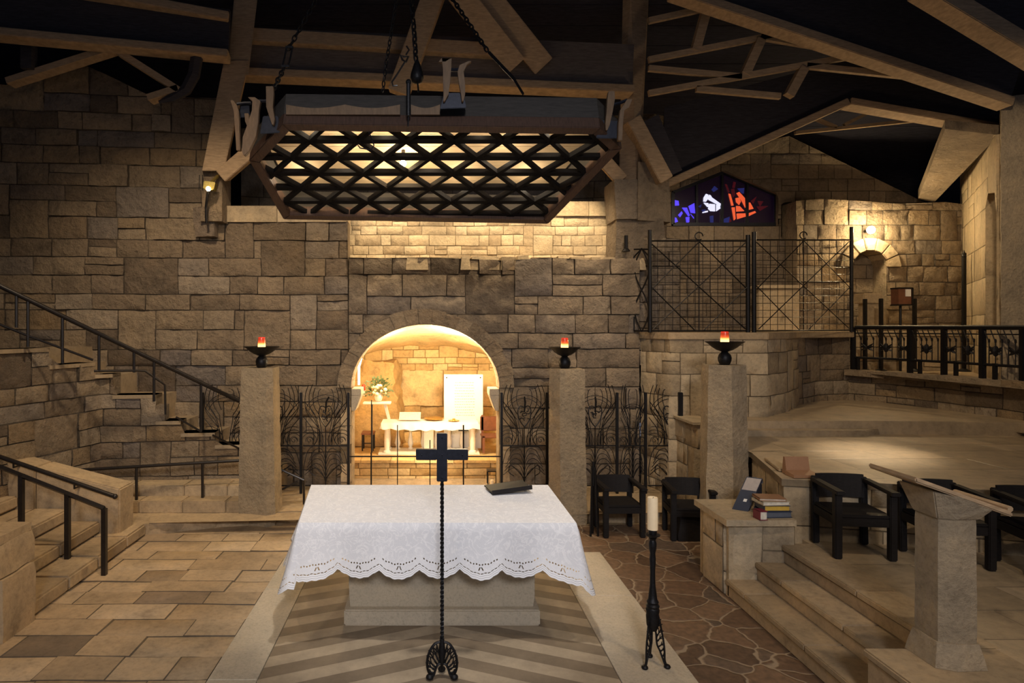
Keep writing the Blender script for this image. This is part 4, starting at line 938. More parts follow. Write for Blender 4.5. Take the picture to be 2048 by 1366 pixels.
# ---- iron gates
GYY = 9.5; GZ = .145
def arcpts(cx, cz, r, a0, a1, n=12): return [(cx+r*cos(lerp(a0, a1, i/n)), cz+r*sin(lerp(a0, a1, i/n))) for i in range(n+1)]
def gate(xa, xb, label, posts=(0, 1), fan=True, ornament=0, Y=GYY):
    xc, hw = (xa+xb)/2, (xb-xa)/2; H = 1.49; mid = GZ+.70
    o = thing('iron_gate', label, 'gate', (xc, Y, GZ), 'wrought iron gate leaves before the wall'); I = M['iron']
    for s in posts:
        x = xa if s == 0 else xb; MB().box(x-.02, x+.02, Y-.02, Y+.02, GZ-.01, GZ+H).build('post', I, o, bevel=.005)
    MB().box(xa, xb, Y-.009, Y+.009, mid-.009, mid+.009).build('middle_rail', I, o)
    MB().box(xa, xb, Y-.008, Y+.008, GZ+.10, GZ+.116).build('bottom_rail', I, o)
    mb = MB(); r = .0058
    def cv(pts): mb.tube([(xc+x*hw, Y+.004*k, z) for k, (x, z) in enumerate([(p[0], p[1]) for p in pts])] if False else [(xc+max(-.99, min(.99, x))*hw if abs(x) < 1.3 else xc+x*hw, Y, z) for x, z in pts], r, 4)
    def cs(pts, rr=r): mb.tube([(xc+x*hw, Y, mid+z) for x, z in smoothp(pts, 4)], rr, 4)
    for s in (-1, 1):
        for pts in (((.20, .53), (.34, .67), (.31, .80), (.22, .84)), ((.29, .46), (.51, .585), (.56, .73), (.47, .86)), ((.33, .39), (.67, .55), (.73, .74), (.58, .91)), ((.38, .29), (.85, .51), (.90, .74), (.76, .90)),   # nested tulip cups
                    ((.90, .57), (.71, .48), (.47, .38), (.36, .25), (.36, .10), (.52, .01)), ((.96, .42), (.82, .36), (.62, .27), (.52, .16), (.56, .02)), ((.93, .66), (.80, .60), (.58, .52), (.44, .42), (.30, .25), (.27, .01)),
                    ((.16, .0), (.17, .18), (.25, .34), (.29, .46)), ((.22, .0), (.25, .2), (.38, .31))):
            cs([(s*x, z) for x, z in pts])
        for rr in (.055, .105, .155, .205):                           # nested arches in the lower corners
            mb.tube([(xc+s*hw*.71+x, Y, z) for x, z in arcpts(0, mid+.08, rr, -.35, pi+.35, 14) if abs(s*hw*.71+x) < hw*.99 and z > mid], r*.9, 4)
        mb.tube([(xc+s*hw*.71+.05*(1-t/16)*cos(t*.6), Y, mid+.08+.05*(1-t/16)*sin(t*.6)) for t in range(15)], r*.9, 4)
    for k in range(2):
        mb.tube([(xc+x, Y, z) for x, z in arcpts(0, mid+.445, hw*(.92-.15*k), .3, pi-.3, 18)], r, 4)
    MBo = mb.build('scrollwork', I, o)
    mb = MB(); lo = GZ+.11; hh = mid-lo
    mb.tube([(xc, Y, GZ+.0), (xc, Y, mid)], .011, 5)
    for s in (-1, 1):
        for k in range(5):
            z0 = lo+.04+.085*k; w = (.92-.05*k)
            mb.tube([(xc+s*hw*x, Y, z) for x, z in smoothp([(0, z0), (.18, z0+.16), (.5, z0+.22-.02*k), (w, z0+.12-.03*k)], 4) if z < mid+.02], r, 4)
        mb.tube([(xc+s*hw*x, Y, z) for x, z in smoothp([(0, lo+.1), (.3, lo+.22), (.6, lo+.30), (.68, lo+.2), (.45, lo+.14)], 4)], r*1.2, 4)
        mb.tube([(xc+s*hw*x, Y, z) for x, z in smoothp([(.94, lo+.02), (.97, lo+.25), (.80, lo+.5), (.55, mid)], 4)], r, 4)
    mb.build('lower_scrollwork', I, o)
    if ornament:                                                       # leaf-shaped medallion with a spike
        zc = mid+.48; mb = MB(); R = random.Random(ornament)
        ol = smoothp([(0, zc-.2), (.06, zc-.12), (.095, zc-.02), (.09, zc+.08), (.05, zc+.11), (0, zc+.09), (-.05, zc+.11), (-.09, zc+.08), (-.095, zc-.02), (-.06, zc-.12), (0, zc-.2)], 3)
        mb.tube([(xc+x, Y-.008, z) for x, z in ol], .009, 5)
        for k in range(9):
            a = R.uniform(0, 6.28); x0, z0 = R.uniform(-.05, .05), zc+R.uniform(-.08, .06)
            mb.tube([(xc+x0, Y-.01, z0), (xc+x0+.03*cos(a), Y-.012, z0+.03*sin(a)), (xc+x0+.05*cos(a+.7), Y-.01, z0+.05*sin(a+.7))], .009, 5)
        mb.tube([(xc, Y-.008, zc+.02), (xc+.01, Y-.01, zc+.17), (xc+(.05 if ornament % 2 else .0), Y-.01, zc+.25)], [.012, .016, .012], 6)
        mb.tube([(xc, Y-.006, zc-.2), (xc, Y, mid)], .008, 5)
        mb.build('leaf_medallion', I, o)
    return o
def gx(px): return (px-CX)*GYY/FPX
gate(gx(405), gx(500), 'iron gate leaf at the foot of the stairs, partly behind the left pillar', (0,))
gate(gx(503), gx(602), 'iron gate leaf showing just right of the left pillar', (1,), ornament=3)
gate(gx(606), gx(697), 'iron gate leaf against the left side of the arch', (1,), ornament=1)
gate(gx(1003), gx(1094), 'iron gate leaf between the arch and the middle pillar', ornament=2)
gate(gx(1146), gx(1234), 'iron gate leaf just right of the middle pillar', (1,), ornament=4)
gate(gx(1240), gx(1291), 'narrow iron gate leaf above the first floor chair, without medallion', (1,))
gate(gx(1296), gx(1384), 'iron gate leaf at the right end of the row by the pale tower', (1,), ornament=5)
gp = tag(MB().box(gx(1357)-.03, gx(1357)+.03, GYY-.1, GYY-.04, GZ-.01, GZ+1.5).build('gate_post', M['iron'], bevel=.006), 'thick black iron post standing before the rightmost gate leaf', 'post')
# low gate across the arch
o = thing('low_gate', 'thin low iron gate across the lit arch opening', 'gate', (gx(850), GYY, .14))
zbar = EYE-(913-CY)*GYY/FPX
MB().box(gx(697)+.02, gx(1003)-.02, GYY-.007, GYY+.007, zbar-.009, zbar+.009).build('bar', M['iron'], o)
for px, y0 in ((743, 800), (795, 850), (860, 880), (742, 905)):
    z1 = EYE-(y0-CY)*GYY/FPX; MB().tube([(gx(px), GYY, -.1), (gx(px), GYY, z1)], .008, 5).build('upright', M['iron'], o)
x = gx(927)
MB().tube([(x, GYY, -.1), (x, GYY, EYE-(850-CY)*GYY/FPX)], .012, 5).tube([(x-.075, GYY, EYE-(861-CY)*GYY/FPX), (x+.075, GYY, EYE-(861-CY)*GYY/FPX)], .012, 5).build('small_cross', M['iron'], o)

# ---- handrails
def linept(A, B, px):
    k = (px-CX)/FPX; d = B-A; t = (k*A.y-A.x)/(d.x-k*d.y); return A+d*t
def zat(py, Y): return EYE-(py-CY)*Y/FPX
A, B = P(-40, 553, 7.5), P(478, 802, 9.22)
o = thing('handrail', 'long black handrail climbing the stairs along the left wall', 'handrail', A, 'black iron handrails')
MB().tube([A, B], .03, 8).build('top_rail', M['rail'], o, smooth=50)
for px, y0 in ((33, 655), (56, 694), (125, 727), (198, 742), (268, 745), (308, 803), (402, 864)):
    p = linept(A, B, px); MB().tube([(p.x, p.y, zat(y0, p.y)), p], .018, 6).build('baluster', M['rail'], o)
def low(px, py): p = linept(A, B, px); return V((p.x, p.y, zat(py, p.y)))
MB().tube([low(-30, 637), low(55, 671), low(125, 697), low(186, 720)], .015, 6).build('lower_rail', M['rail'], o)
MB().tube([low(188, 742), low(268, 741), low(290, 742), low(312, 757), low(330, 770), low(331, 829)], .016, 6).build('lower_rail', M['rail'], o)
MB().tube([low(352, 834), low(402, 863)], .014, 6).build('lower_rail', M['rail'], o)
MB().tube([low(425, 870), low(478, 897)], .014, 6).build('lower_rail', M['rail'], o)
A, B = P(128, 942, 8.45), P(478, 921, 8.75)
o = thing('handrail', 'low black handrail on two posts over the steps behind the left parapet', 'handrail', A, 'black iron handrails')
MB().tube([A, B], .022, 8).build('top_rail', M['rail'], o, smooth=50)
for px, y0 in ((273, 1005), (405, 992)):
    p = linept(A, B, px); MB().tube([(p.x, p.y, .28), p], .019, 6).build('baluster', M['rail'], o)
A, B = P(-60, 910, 6.95), V((-3.42, 6.72, .68))
o = thing('handrail', 'black handrail in front of the lower left steps, ending in a post on the floor', 'handrail', B, 'black iron handrails')
mb = MB().tube([A, B+V((0, 0, .02))], .028, 4); mb.build('top_rail', M['rail'], o)
for x, y, z0 in ((-3.42, 6.72, 0), (-3.84, 6.92, .15), (-4.38, 6.95, .45)):
    t = (x-A.x)/(B.x-A.x); p = A.lerp(B, t); MB().box(p.x-.024, p.x+.024, p.y-.024, p.y+.024, z0, p.z+.02).build('baluster', M['rail'], o)
A, B = P(-60, 893, 7.50), P(230, 993, 7.50)
o = thing('handrail', 'black handrail fixed along the front of the sloping left parapet', 'handrail', B, 'black iron handrails')
MB().tube([A, B], .026, 8).build('top_rail', M['rail'], o, smooth=50); MB().ball(B, .032).build('end_knob', M['rail'], o, smooth=60)
p = A.lerp(B, .72); MB().tube([p, p+V((0, .0, -.07)), p+V((0, .14, -.07))], .012, 6).build('bracket', M['rail'], o)
p = A.lerp(B, .3); MB().tube([p, p+V((0, .0, -.07)), p+V((0, .14, -.07))], .012, 6).build('bracket', M['rail'], o)
A, B = P(552, 935, 8.9), P(608, 960, 8.9)
o = thing('handrail', 'short black handrail stub beside the left pillar in front of the gate', 'handrail', B, 'black iron handrails')
MB().tube([A, B, V((B.x, B.y, .14))], .018, 6).build('top_rail', M['rail'], o); MB().tube([P(552, 985, 8.9), P(596, 963, 8.9)], .014, 6).build('brace', M['rail'], o); MB().tube([A, V((A.x, A.y, .14))], .016, 6).build('baluster', M['rail'], o)

# ---- balustrade on the right parapet
o = thing('balustrade', 'black iron balustrade with leaf ornaments on the curved right parapet', 'balustrade', (8.2, 10.2, 1.84)); I = M['iron']
bp = [(7.68, 11.55), (7.98, 11.05), (8.24, 10.2), (8.40, 9.2), (8.52, 8.0), (8.57, 6.6)]; BPth = Path(bp)
def onrail(u, z): p = BPth.at(u, z); return p
us = [i*BPth.len/40 for i in range(41)]
MB().tube([onrail(u, 2.60) for u in us], .038, 8).build('top_rail', I, o, smooth=50)
def zlow(u): return 2.06-.035*u/BPth.len
MB().tube([onrail(u, zlow(u)) for u in us], .022, 6).build('bottom_rail', I, o, smooth=50)
MB().tube([onrail(u, 2.50) for u in us], .010, 5).build('upper_bar', I, o)
pu = [BPth.uw(px, 700)[0] for px in (1706, 1820, 1888, 1965, 2046)]
for i, u in enumerate(pu): p = onrail(u, 0); MB().box(p.x-.035, p.x+.035, p.y-.035, p.y+.035, 1.76, 2.6).build('post', I, o, bevel=.006)
for px in (1716, 1840, 1912, 1990): p = onrail(BPth.uw(px, 740)[0], 0); MB().box(p.x-.025, p.x+.025, p.y-.02, p.y+.02, 1.76, 2.07).build('short_leg', I, o)
for k, px in enumerate([1722, 1734, 1747, 1760, 1772, 1784, 1796, 1808, 1833, 1843, 1853, 1864, 1876, 1900, 1912, 1924, 1936, 1948, 1978, 1991, 2004, 2017, 2031]):
    u = BPth.uw(px, 700)[0]; p = onrail(u, 0); q = onrail(u-.07, 0); b = MB().tube([(p.x, p.y, zlow(u)), (p.x, p.y, 2.38), (q.x, q.y, 2.56)], .0085, 5)
    b.ball((p.x, p.y, 2.40), .017, (1, 1, 2.2), 6); bb = b.build('baluster', I, o)
    if k % 3 == 1:
        mb = MB(); q2 = onrail(u+.1, 0); q1 = onrail(u-.1, 0)
        for s, z in ((-1, .03), (1, .03), (-1, -.05), (1, -.05), (-1, .09), (1, .08)):
            e = q1 if s < 0 else q2; mb.tube([(p.x, p.y, 2.24), (lerp(p.x, e.x, .5), lerp(p.y, e.y, .5), 2.24+z*.4), (e.x, e.y, 2.24+z)], [.014, .022, .004], 5)
        if k in (4, 10, 16, 19): mb.ball((p.x, p.y, 2.25), .055, (.8, .6, 1.6), 8)
        mb.build('leaf_ornament', I, bb)
# stanchions, offering box and pedestal on the upper walk
for px, top, lab in ((1730, 598, 'short black post before the niche, left of the offering box'), (1762, 597, 'short black post right below the niche arch'), (1829, 597, 'short black post right of the offering box'), (1928, 506, 'tall black pole in front of the far right wall')):
    Y = 11.9; p = P(px, top, Y); b = .045 if px < 1900 else .05
    s = thing('post', lab, 'post', (p.x, Y, 1.78), 'black posts on the upper walk')
    MB().box(p.x-.028, p.x+.028, Y-.028, Y+.028, 1.78, p.z).build('shaft', I, s, bevel=.005); MB().lathe([(.10, 1.78), (.10, 1.80), (.03, 1.84)], (p.x, Y, 0), 16).build('foot', I, s)
    if px > 1900: MB().lathe([(.028, p.z-.08), (.04, p.z-.06), (.02, p.z), (.004, p.z+.05)], (p.x, Y, 0), 10).build('finial', I, s)
Y = 11.9; a, b = P(1789, 610, Y), P(1817, 577, Y)
s = thing('offering_box', 'small brown wooden box with a white notice on a thin black pole', 'box', ((a.x+b.x)/2, Y, 1.78))
MB().box(a.x, b.x, Y-.1, Y+.1, a.z, b.z).build('box_body', M['brown'], s, bevel=.006)
mb = MB()
for x0, x1, z0, z1 in ((a.x-.008, b.x+.008, b.z-.012, b.z+.014), (a.x-.008, b.x+.008, a.z-.014, a.z+.012), (b.x-.02, b.x+.012, a.z, b.z)): mb.box(x0, x1, Y-.112, Y+.10, z0, z1)
mb.build('frame', I, s)
MB().box(lerp(a.x, b.x, .48), lerp(a.x, b.x, .85), Y-.115, Y-.10, lerp(a.z, b.z, .5), lerp(a.z, b.z, .93)).build('white_notice', M['plaque'], s)
MB().tube([((a.x+b.x)/2-.02, Y, 1.78), ((a.x+b.x)/2-.02, Y, a.z)], .022, 6).build('pole', I, s)
Y = 12.45; a, b = P(1719, 668, Y), P(1752, 587, Y)
s = thing('pedestal', 'pale stone pedestal with a wider cap standing under the niche', 'pedestal', ((a.x+b.x)/2, Y, 2.53))
MB().box(a.x+.05, b.x-.03, Y-.12, Y+.12, 2.53, b.z-.2).build('block', M['pale'], s, bevel=.01); MB().box(a.x-.02, b.x+.02, Y-.15, Y+.15, b.z-.2, b.z).build('cap', M['pale'], s, bevel=.015)
tag(MB().box(6.45, 7.25, 12.55, 12.78, 2.525, 3.36, .8).box(6.4, 7.28, 12.5, 12.8, 3.36, 3.43, .9).build('stone_shelf', M['pale'], bevel=.01), 'pale stone shelf block standing behind the second mesh fence panel', 'shelf')

# ---- mesh fence panels
def fence(pa, pb, ya, yb, ytop, nx, label, posts, diag=2, topring=None):
    def W(u, v): px = lerp(pa, pb, u); Y = lerp(ya, yb, u); p = P(px, 600, Y); z0, z1 = 2.535, EYE+(CY-ytop)*Y/FPX; return V((p.x, p.y, lerp(z0, z1, v)))
    o = thing('mesh_fence_panel', label, 'fence panel', W(.5, 0), 'black mesh fence panels on the gallery edge'); I = M['iron']
    for u, top in posts: a = W(u, 0); z = EYE+(CY-top)*a.y/FPX; MB().tube([(a.x, a.y, 2.525), (a.x, a.y, z)], .032, 8).build('post', I, o, smooth=50); 
    mb = MB(); mb.tube([W(0, .01), W(1, .01)], .012, 4); mb.tube([W(0, .99), W(1, .99)], .012, 4); mb.build('frame_bar', I, o)
    mb = MB(); ny = 13
    for i in range(1, nx): mb.tube([W(i/nx, 0), W(i/nx, 1)], .0042, 4)
    for j in range(1, ny): mb.tube([W(0, j/ny), W(1, j/ny)], .0042, 4)
    if nx > 2: mb.build('wire_mesh', I, o)
    else: mb = None
    mb = MB()
    if diag == 2:
        for (u0, v0, u1, v1) in ((0, .97, .97, .03), (.97, .97, .03, .03), (.0, .45, .5, .98), (.5, .98, 1, .45), (0, .50, .45, .02), (.55, .02, 1, .5)): mb.tube([W(u0, v0)+V((0, -.012, 0)), W(u1, v1)+V((0, -.012, 0))], .009, 4)
        mb.tube([W(.5, 0), W(.5, 1)], .008, 4)
    else:
        for k in range(2):
            n = 16; mb.tube([W(.5+.45*sin(2*pi*t/n+k*pi)*1.0, t/n) for t in range(n+1)], .012, 4)
        mb.tube([W(0, .02), W(0, .9), W(.5, 1), W(1, .9), W(1, .02), W(.5, -.02+.03)], .014, 4, True)
    mb.build('diagonal_bar', I, o)
    if topring is not None: c0 = W(topring, 1.02); MB().tube([(c0.x+.06*cos(t*.6), c0.y, c0.z+.03+.06*sin(t*.6)) for t in range(10)], .009, 5).build('scroll', I, o)
    return o
fence(1300, 1496, 9.72, 9.72, 480, 13, 'black wire mesh fence panel left of the gap, under the stained glass window', ((0, 460), (1, 470)), topring=.5)
fence(1511, 1703, 9.75, 11.5, 478, 13, 'black wire mesh fence panel right of the gap, reaching to the balustrade', ((-.015, 464), (1, 454)), topring=.5)
fence(1268, 1299, 10.02, 9.78, 497, 2, 'narrow folded fence panel with crossing curves at the left end of the fence', (), diag=1)
tag(MB().tube([P(1252, 500, 9.95), P(1252, 471, 9.95)], .03, 8).lathe([(.07, 0), (.05, .03), (.03, .05)], P(1252, 503, 9.95), 10).build('rail_stub', M['iron']), 'short black iron stub standing on the ledge left of the fence', 'stub')

u, z = SW.uw(316, 841); mb = MB(); q = [SW.at(u-.1, 0, .0), SW.at(u+.1, 0, .0), SW.at(u+.1, 0, -.2), SW.at(u-.1, 0, -.2)]
rough_block(mb, [(p.x, p.y) for p in q], [(p.x, p.y) for p in q], z-.005, z+.22, .06, .02, 6)
struct(mb.build('trim_stair_stone', M['ruin'], smooth=60))
# ---- hanging canopy over the altar
cT = V((0, 1.37, -.555)).normalized(); cN = V((0, .555, 1.37)).normalized(); cO = P(CX, 240, 5.35)
def C(s, t, h=0.0): return cO+V((s, 0, 0))+cT*t+cN*h
def cst(px, py): p = onplane(px, py, cO, cN)-cO; return V((p.x, p.dot(cT)))
poly = [cst(*p) for p in ((566, 238), (1200, 246), (1243, 288), (1096, 440), (568, 431), (499, 312))]
cen = sum(poly, V((0, 0)))/6
def inset(d):
    out = []; n = len(poly)
    for i in range(n):
        a, b, c = poly[i-1], poly[i], poly[(i+1) % n]; e1 = (b-a).normalized(); e2 = (c-b).normalized()
        n1, n2 = V((-e1.y, e1.x)), V((-e2.y, e2.x))
        if n1.dot(cen-b) < 0: n1 = -n1
        if n2.dot(cen-b) < 0: n2 = -n2
        m = (n1+n2); m = m/max(.35, m.dot(n1)); out.append(b+m*d)
    return out
def clip(a, b, pl):
    "part of the line a-b inside a convex outline"
    t0, t1 = 0.0, 1.0; n = len(pl); c = sum(pl, V((0, 0)))/n
    for i in range(n):
        p, q = pl[i], pl[(i+1) % n]; nn = V((-(q-p).y, (q-p).x))
        if nn.dot(c-p) < 0: nn = -nn
        da, db = nn.dot(a-p), nn.dot(b-p)
        if da < 0 and db < 0: return None
        if da < 0: t0 = max(t0, da/(da-db))
        elif db < 0: t1 = min(t1, da/(da-db))
    return (a.lerp(b, t0), a.lerp(b, t1)) if t1-t0 > .02 else None
ca = thing('hanging_canopy', 'large dark six-sided wooden canopy with glowing lattice hung on chains over the altar', 'canopy', C(cen.x, cen.y, .15))
i1, i2 = inset(.09), inset(.075)
for i in range(6):
    j = (i+1) % 6; a, b, c, d = poly[i], poly[j], i1[j], i1[i]
    MB().hexa([C(*a, -.05), C(*b, -.05), C(*c, -.05), C(*d, -.05)], [C(*a, .06), C(*b, .06), C(*c, .06), C(*d, .06)]).build('frame_rail', M['canopy'], ca, merge=True, bevel=.006)
    e = inset(.05); o1 = inset(.005)
    MB().hexa([C(*o1[i], .06), C(*o1[j], .06), C(*e[j], .06), C(*e[i], .06)], [C(*o1[i], .27), C(*o1[j], .27), C(*e[j], .27), C(*e[i], .27)]).build('fascia_board', M['fascia'], ca, merge=True)
s0 = cst(716, 280); row0 = s0.y; dt = (cst(CX, 402).y-row0)/4; ds = .42
pin = inset(.06); mb = MB()
for j in range(-2, 8):
    t = row0+j*dt; g = clip(V((-4, t)), V((4, t)), pin)
    if g: mb.bar(C(*g[0], -.018), C(*g[1], -.018), .055, .045, up=cN)
mb.build('cross_slats', M['lattice'], ca)
mb = MB()
for k in range(-14, 16):
    for sg in (-1, 1):
        a = V((s0.x+k*ds-sg*ds*.5*9, row0-9*dt)); b = V((s0.x+k*ds+sg*ds*.5*12, row0+12*dt)); g = clip(a, b, pin)
        if g: mb.bar(C(*g[0], -.025), C(*g[1], -.025), .036, .05, up=cN)
mb.build('diagonal_slats', M['lattice'], ca)
tt = [p.y for p in poly]; ta, tb = min(tt), max(tt); n = 9
for i in range(n):
    a, b = lerp(ta, tb, i/n)+.004, lerp(ta, tb, (i+1)/n)-.004; ga = clip(V((-4, a)), V((4, a)), i2); gb = clip(V((-4, b)), V((4, b)), i2)
    if ga and gb:
        q = [ga[0], ga[1], gb[1], gb[0]]
        MB().hexa([C(*p, .27) for p in q], [C(*p, .285) for p in q]).build('ceiling_board', M['litboard'], ca)
BULB = onplane(806, 327, cO+cN*.12, cN); bp_ = V(((BULB-cO).x, (BULB-cO).dot(cT)))
MB().ball(BULB, .032).build('light_bulb', M['bulb'], ca, smooth=60); MB().tube([BULB+cN*.03, C(bp_.x, bp_.y, .275)], .018, 8).build('bulb_socket', M['steel'], ca)
mb = MB(); mb.tube([C(cst(735, 250).x, cst(735, 250).y, -.03), P(748, 290, 5.5), P(742, 300, 5.5), P(720, 296, 5.55), P(716, 290, 5.6)], .006, 5); mb.build('loose_cable', M['steel'], ca)
# carved valance on the near fascia
mb = MB(); yv = cO.y-.012
def vp(px, py): return P(px, py, 5.33)
for seg_ in ((572, 690), (690, 800), (822, 880)):
    n = 14
    for i in range(n):
        x0, x1 = lerp(seg_[0], seg_[1], i/n), lerp(seg_[0], seg_[1], (i+1)/n); f = lambda x: 209+7*sin(pi*(x-seg_[0])/(seg_[1]-seg_[0]))
        mb.hexa([vp(x0, 229), vp(x1, 229), vp(x1, 229)+V((0, .03, 0)), vp(x0, 229)+V((0, .03, 0))], [vp(x0, f(x0)), vp(x1, f(x1)), vp(x1, f(x1))+V((0, .03, 0)), vp(x0, f(x0))+V((0, .03, 0))])
mb.build('carved_valance', M['horn'], ca, merge=True)
def bracket(Y, plate, blades, bar, label=None):
    dx = 0
    b = MB().hexa([P(plate[0][0], plate[0][1], Y), P(plate[1][0], plate[1][1], Y), P(plate[1][0], plate[1][1], Y+.12), P(plate[0][0], plate[0][1], Y+.12)],
                  [P(plate[3][0], plate[3][1], Y), P(plate[2][0], plate[2][1], Y), P(plate[2][0], plate[2][1], Y+.12), P(plate[3][0], plate[3][1], Y+.12)]).build('bracket_plate', M['steel'], ca, bevel=.006, merge=True)
    for bl in blades:
        pts = [P(x, y, Y-.03) for x, y, w in bl]; ws = [w*Y/FPX/2 for x, y, w in bl]; mb = MB(); vs = []; fs = []
        for k, (p, w) in enumerate(zip(pts, ws)):
            for sx, sy in ((-1, -1), (1, -1), (1, 1), (-1, 1)): vs.append(p+V((sx*w, sy*.022, 0)))
        for k in range(len(pts)-1):
            for q in range(4): fs.append((k*4+q, k*4+(q+1) % 4, (k+1)*4+(q+1) % 4, (k+1)*4+q))
        fs += [(3, 2, 1, 0), tuple(len(vs)-4+q for q in range(4))]
        mb.add(vs, fs).build('horn_blade', M['horn'], b, merge=True, bevel=.003)
    if bar: MB().tube([P(x, y, Y-.02) for x, y in bar], .014, 6).build('cross_bar', M['steel'], b)
bracket(5.22, [(880, 218), (933, 216), (926, 186), (888, 186)], [[(884, 126, 14), (893, 118, 20), (894, 140, 16), (893, 165, 14), (892, 190, 10), (888, 204, 3)], [(940, 124, 6), (926, 132, 14), (921, 145, 12), (924, 170, 12), (926, 190, 8), (925, 204, 3)]], [(890, 138), (908, 140), (930, 138)])
bracket(5.45, [(1192, 277), (1240, 277), (1236, 242), (1198, 240)], [[(1222, 184, 12), (1221, 200, 15), (1218, 225, 12), (1214, 250, 9), (1212, 262, 3)], [(1258, 200, 10), (1250, 216, 14), (1243, 222, 8), (1240, 250, 9), (1239, 282, 8)]], [(1222, 210), (1240, 206), (1254, 200)])
bracket(5.40, [(520, 268), (560, 266), (556, 232), (526, 232)], [[(540, 174, 14), (541, 190, 15), (540, 215, 13), (546, 240, 9), (547, 251, 3)], [(504, 196, 14), (514, 204, 16), (512, 222, 14), (508, 245, 20), (500, 275, 26), (492, 304, 14), (490, 312, 3)]], [(516, 202), (530, 202), (541, 200)])
bracket(5.75, [(478, 236), (500, 234), (498, 206), (482, 206)], [[(465, 202, 6), (471, 214, 10), (474, 225, 10), (476, 260, 9), (478, 302, 8)], [(494, 228, 8), (496, 244, 9), (498, 256, 3)]], [(474, 208), (490, 206), (502, 206)])
# ---- chains
def chain(name, pts, label, link=.075, r=.007, group='iron chains holding the canopy', extra=None):
    o = thing(name, label, 'chain', pts[-1], group); mb = MB(); n = 0
    for a, b in zip(pts, pts[1:]):
        d = (b-a); k = max(1, int(d.length/(link*.72))); t = d.normalized(); s = t.orthogonal().normalized(); q = t.cross(s)
        for i in range(k):
            c = a+d*((i+.5)/k); u = s if (n+i) % 2 else q
            mb.tube([c+t*(link*.5*cos(w*pi/5))+u*(link*.24*sin(w*pi/5)) for w in range(10)], r, 4, True)
        n += k
    mb.build('links', M['iron'], o, smooth=60); return o
Yc = 5.7
def pc(px, py, Y=Yc): return P(px, py, Y)
o = chain('chain', [pc(646, -25, 6.0), pc(576, 100, 5.75), ], 'iron chain with a turnbuckle running to the left corner of the canopy')
mb = MB(); a, b = pc(578, 97, 5.75), pc(570, 135, 5.68); mb.tube([a+V((-.022, 0, 0)), b+V((-.022, 0, 0))], .009, 5).tube([a+V((.03, 0, 0)), b+V((.03, 0, 0))], .009, 5); mb.bar(a+V((-.03, 0, 0)), a+V((.038, 0, 0)), .02, .02).bar(b+V((-.03, 0, 0)), b+V((.038, 0, 0)), .02, .02); mb.build('turnbuckle', M['iron'], o)
mb = MB(); p, q2 = pc(568, 137, 5.66), pc(547, 178, 5.5); d = q2-p; t = d.normalized(); s = t.orthogonal().normalized(); q = t.cross(s); k = 6
for i in range(k): c = p+d*((i+.5)/k); u = s if i % 2 else q; mb.tube([c+t*(.038*cos(w*pi/5))+u*(.018*sin(w*pi/5)) for w in range(10)], .007, 4, True)
mb.build('links', M['iron'], o, smooth=60)
chain('chain', [pc(797, -25, 5.6), pc(772, 130, 5.5), pc(765, 184, 5.45)], 'thin iron chain hanging left of the pulley above the canopy', .06, .005)
o = chain('chain', [pc(820, -25, 5.9), pc(828, 60, 5.8), pc(832, 122, 5.75)], 'iron chain carrying a black pulley block above the canopy', .085, .009)
c = pc(834, 142, 5.75); MB().lathe([(.012, .10), (.03, .06), (.055, -.02), (.06, -.06), (.045, -.10), (.012, -.115)], c, 14).build('pulley_block', M['iron'], o, smooth=50)
MB().tube([pc(835, 160, 5.7), pc(837, 184, 5.5)], .008, 5).build('hook', M['iron'], o)
o = chain('chain', [pc(893, -20, 6.2), pc(975, 102, 5.9)], 'double iron chain with a long rod running to the right of the canopy', .07, .008)
MB().tube([pc(978, 105, 5.9), pc(1030, 160, 5.75)], .016, 6).build('tension_rod', M['iron'], o)
mb = MB(); p, q2 = pc(1029, 160, 5.75), pc(1046, 188, 5.65); mb.tube([p, q2], .012, 5); mb.build('end_link', M['iron'], o)
o = thing('hook_and_shackle', 'shiny hook and shackle hanging in front of the timber strut left of the pulley', 'hook', pc(808, 125, 5.5))
mb = MB(); mb.tube([pc(813, 92, 5.5), pc(818, 100, 5.5), pc(812, 110, 5.5)], .008, 5); mb.tube([pc(801, 110, 5.5), pc(808, 114, 5.5), pc(817, 113, 5.5), pc(812, 124, 5.5), pc(805, 120, 5.5)], .010, 5, True); mb.tube([pc(811, 122, 5.5), pc(795, 148, 5.5), pc(784, 164, 5.5), pc(786, 172, 5.5), pc(795, 171, 5.5)], .008, 5); mb.build('hook', M['rail'], o)
o = thing('suspension_rod', 'dark vertical rod piercing the near edge of the canopy', 'rod', pc(817, 165, 5.26))
MB().tube([P(817, 163, 5.26), P(817, 232, 5.26)], .018, 8).build('rod', M['iron'], o); MB().tube([P(817, 230, 5.26), P(816, 254, 5.26)], .006, 5).build('wire', M['iron'], o)
MB().ball(P(817, 164, 5.26), .024).build('knob', M['iron'], o)

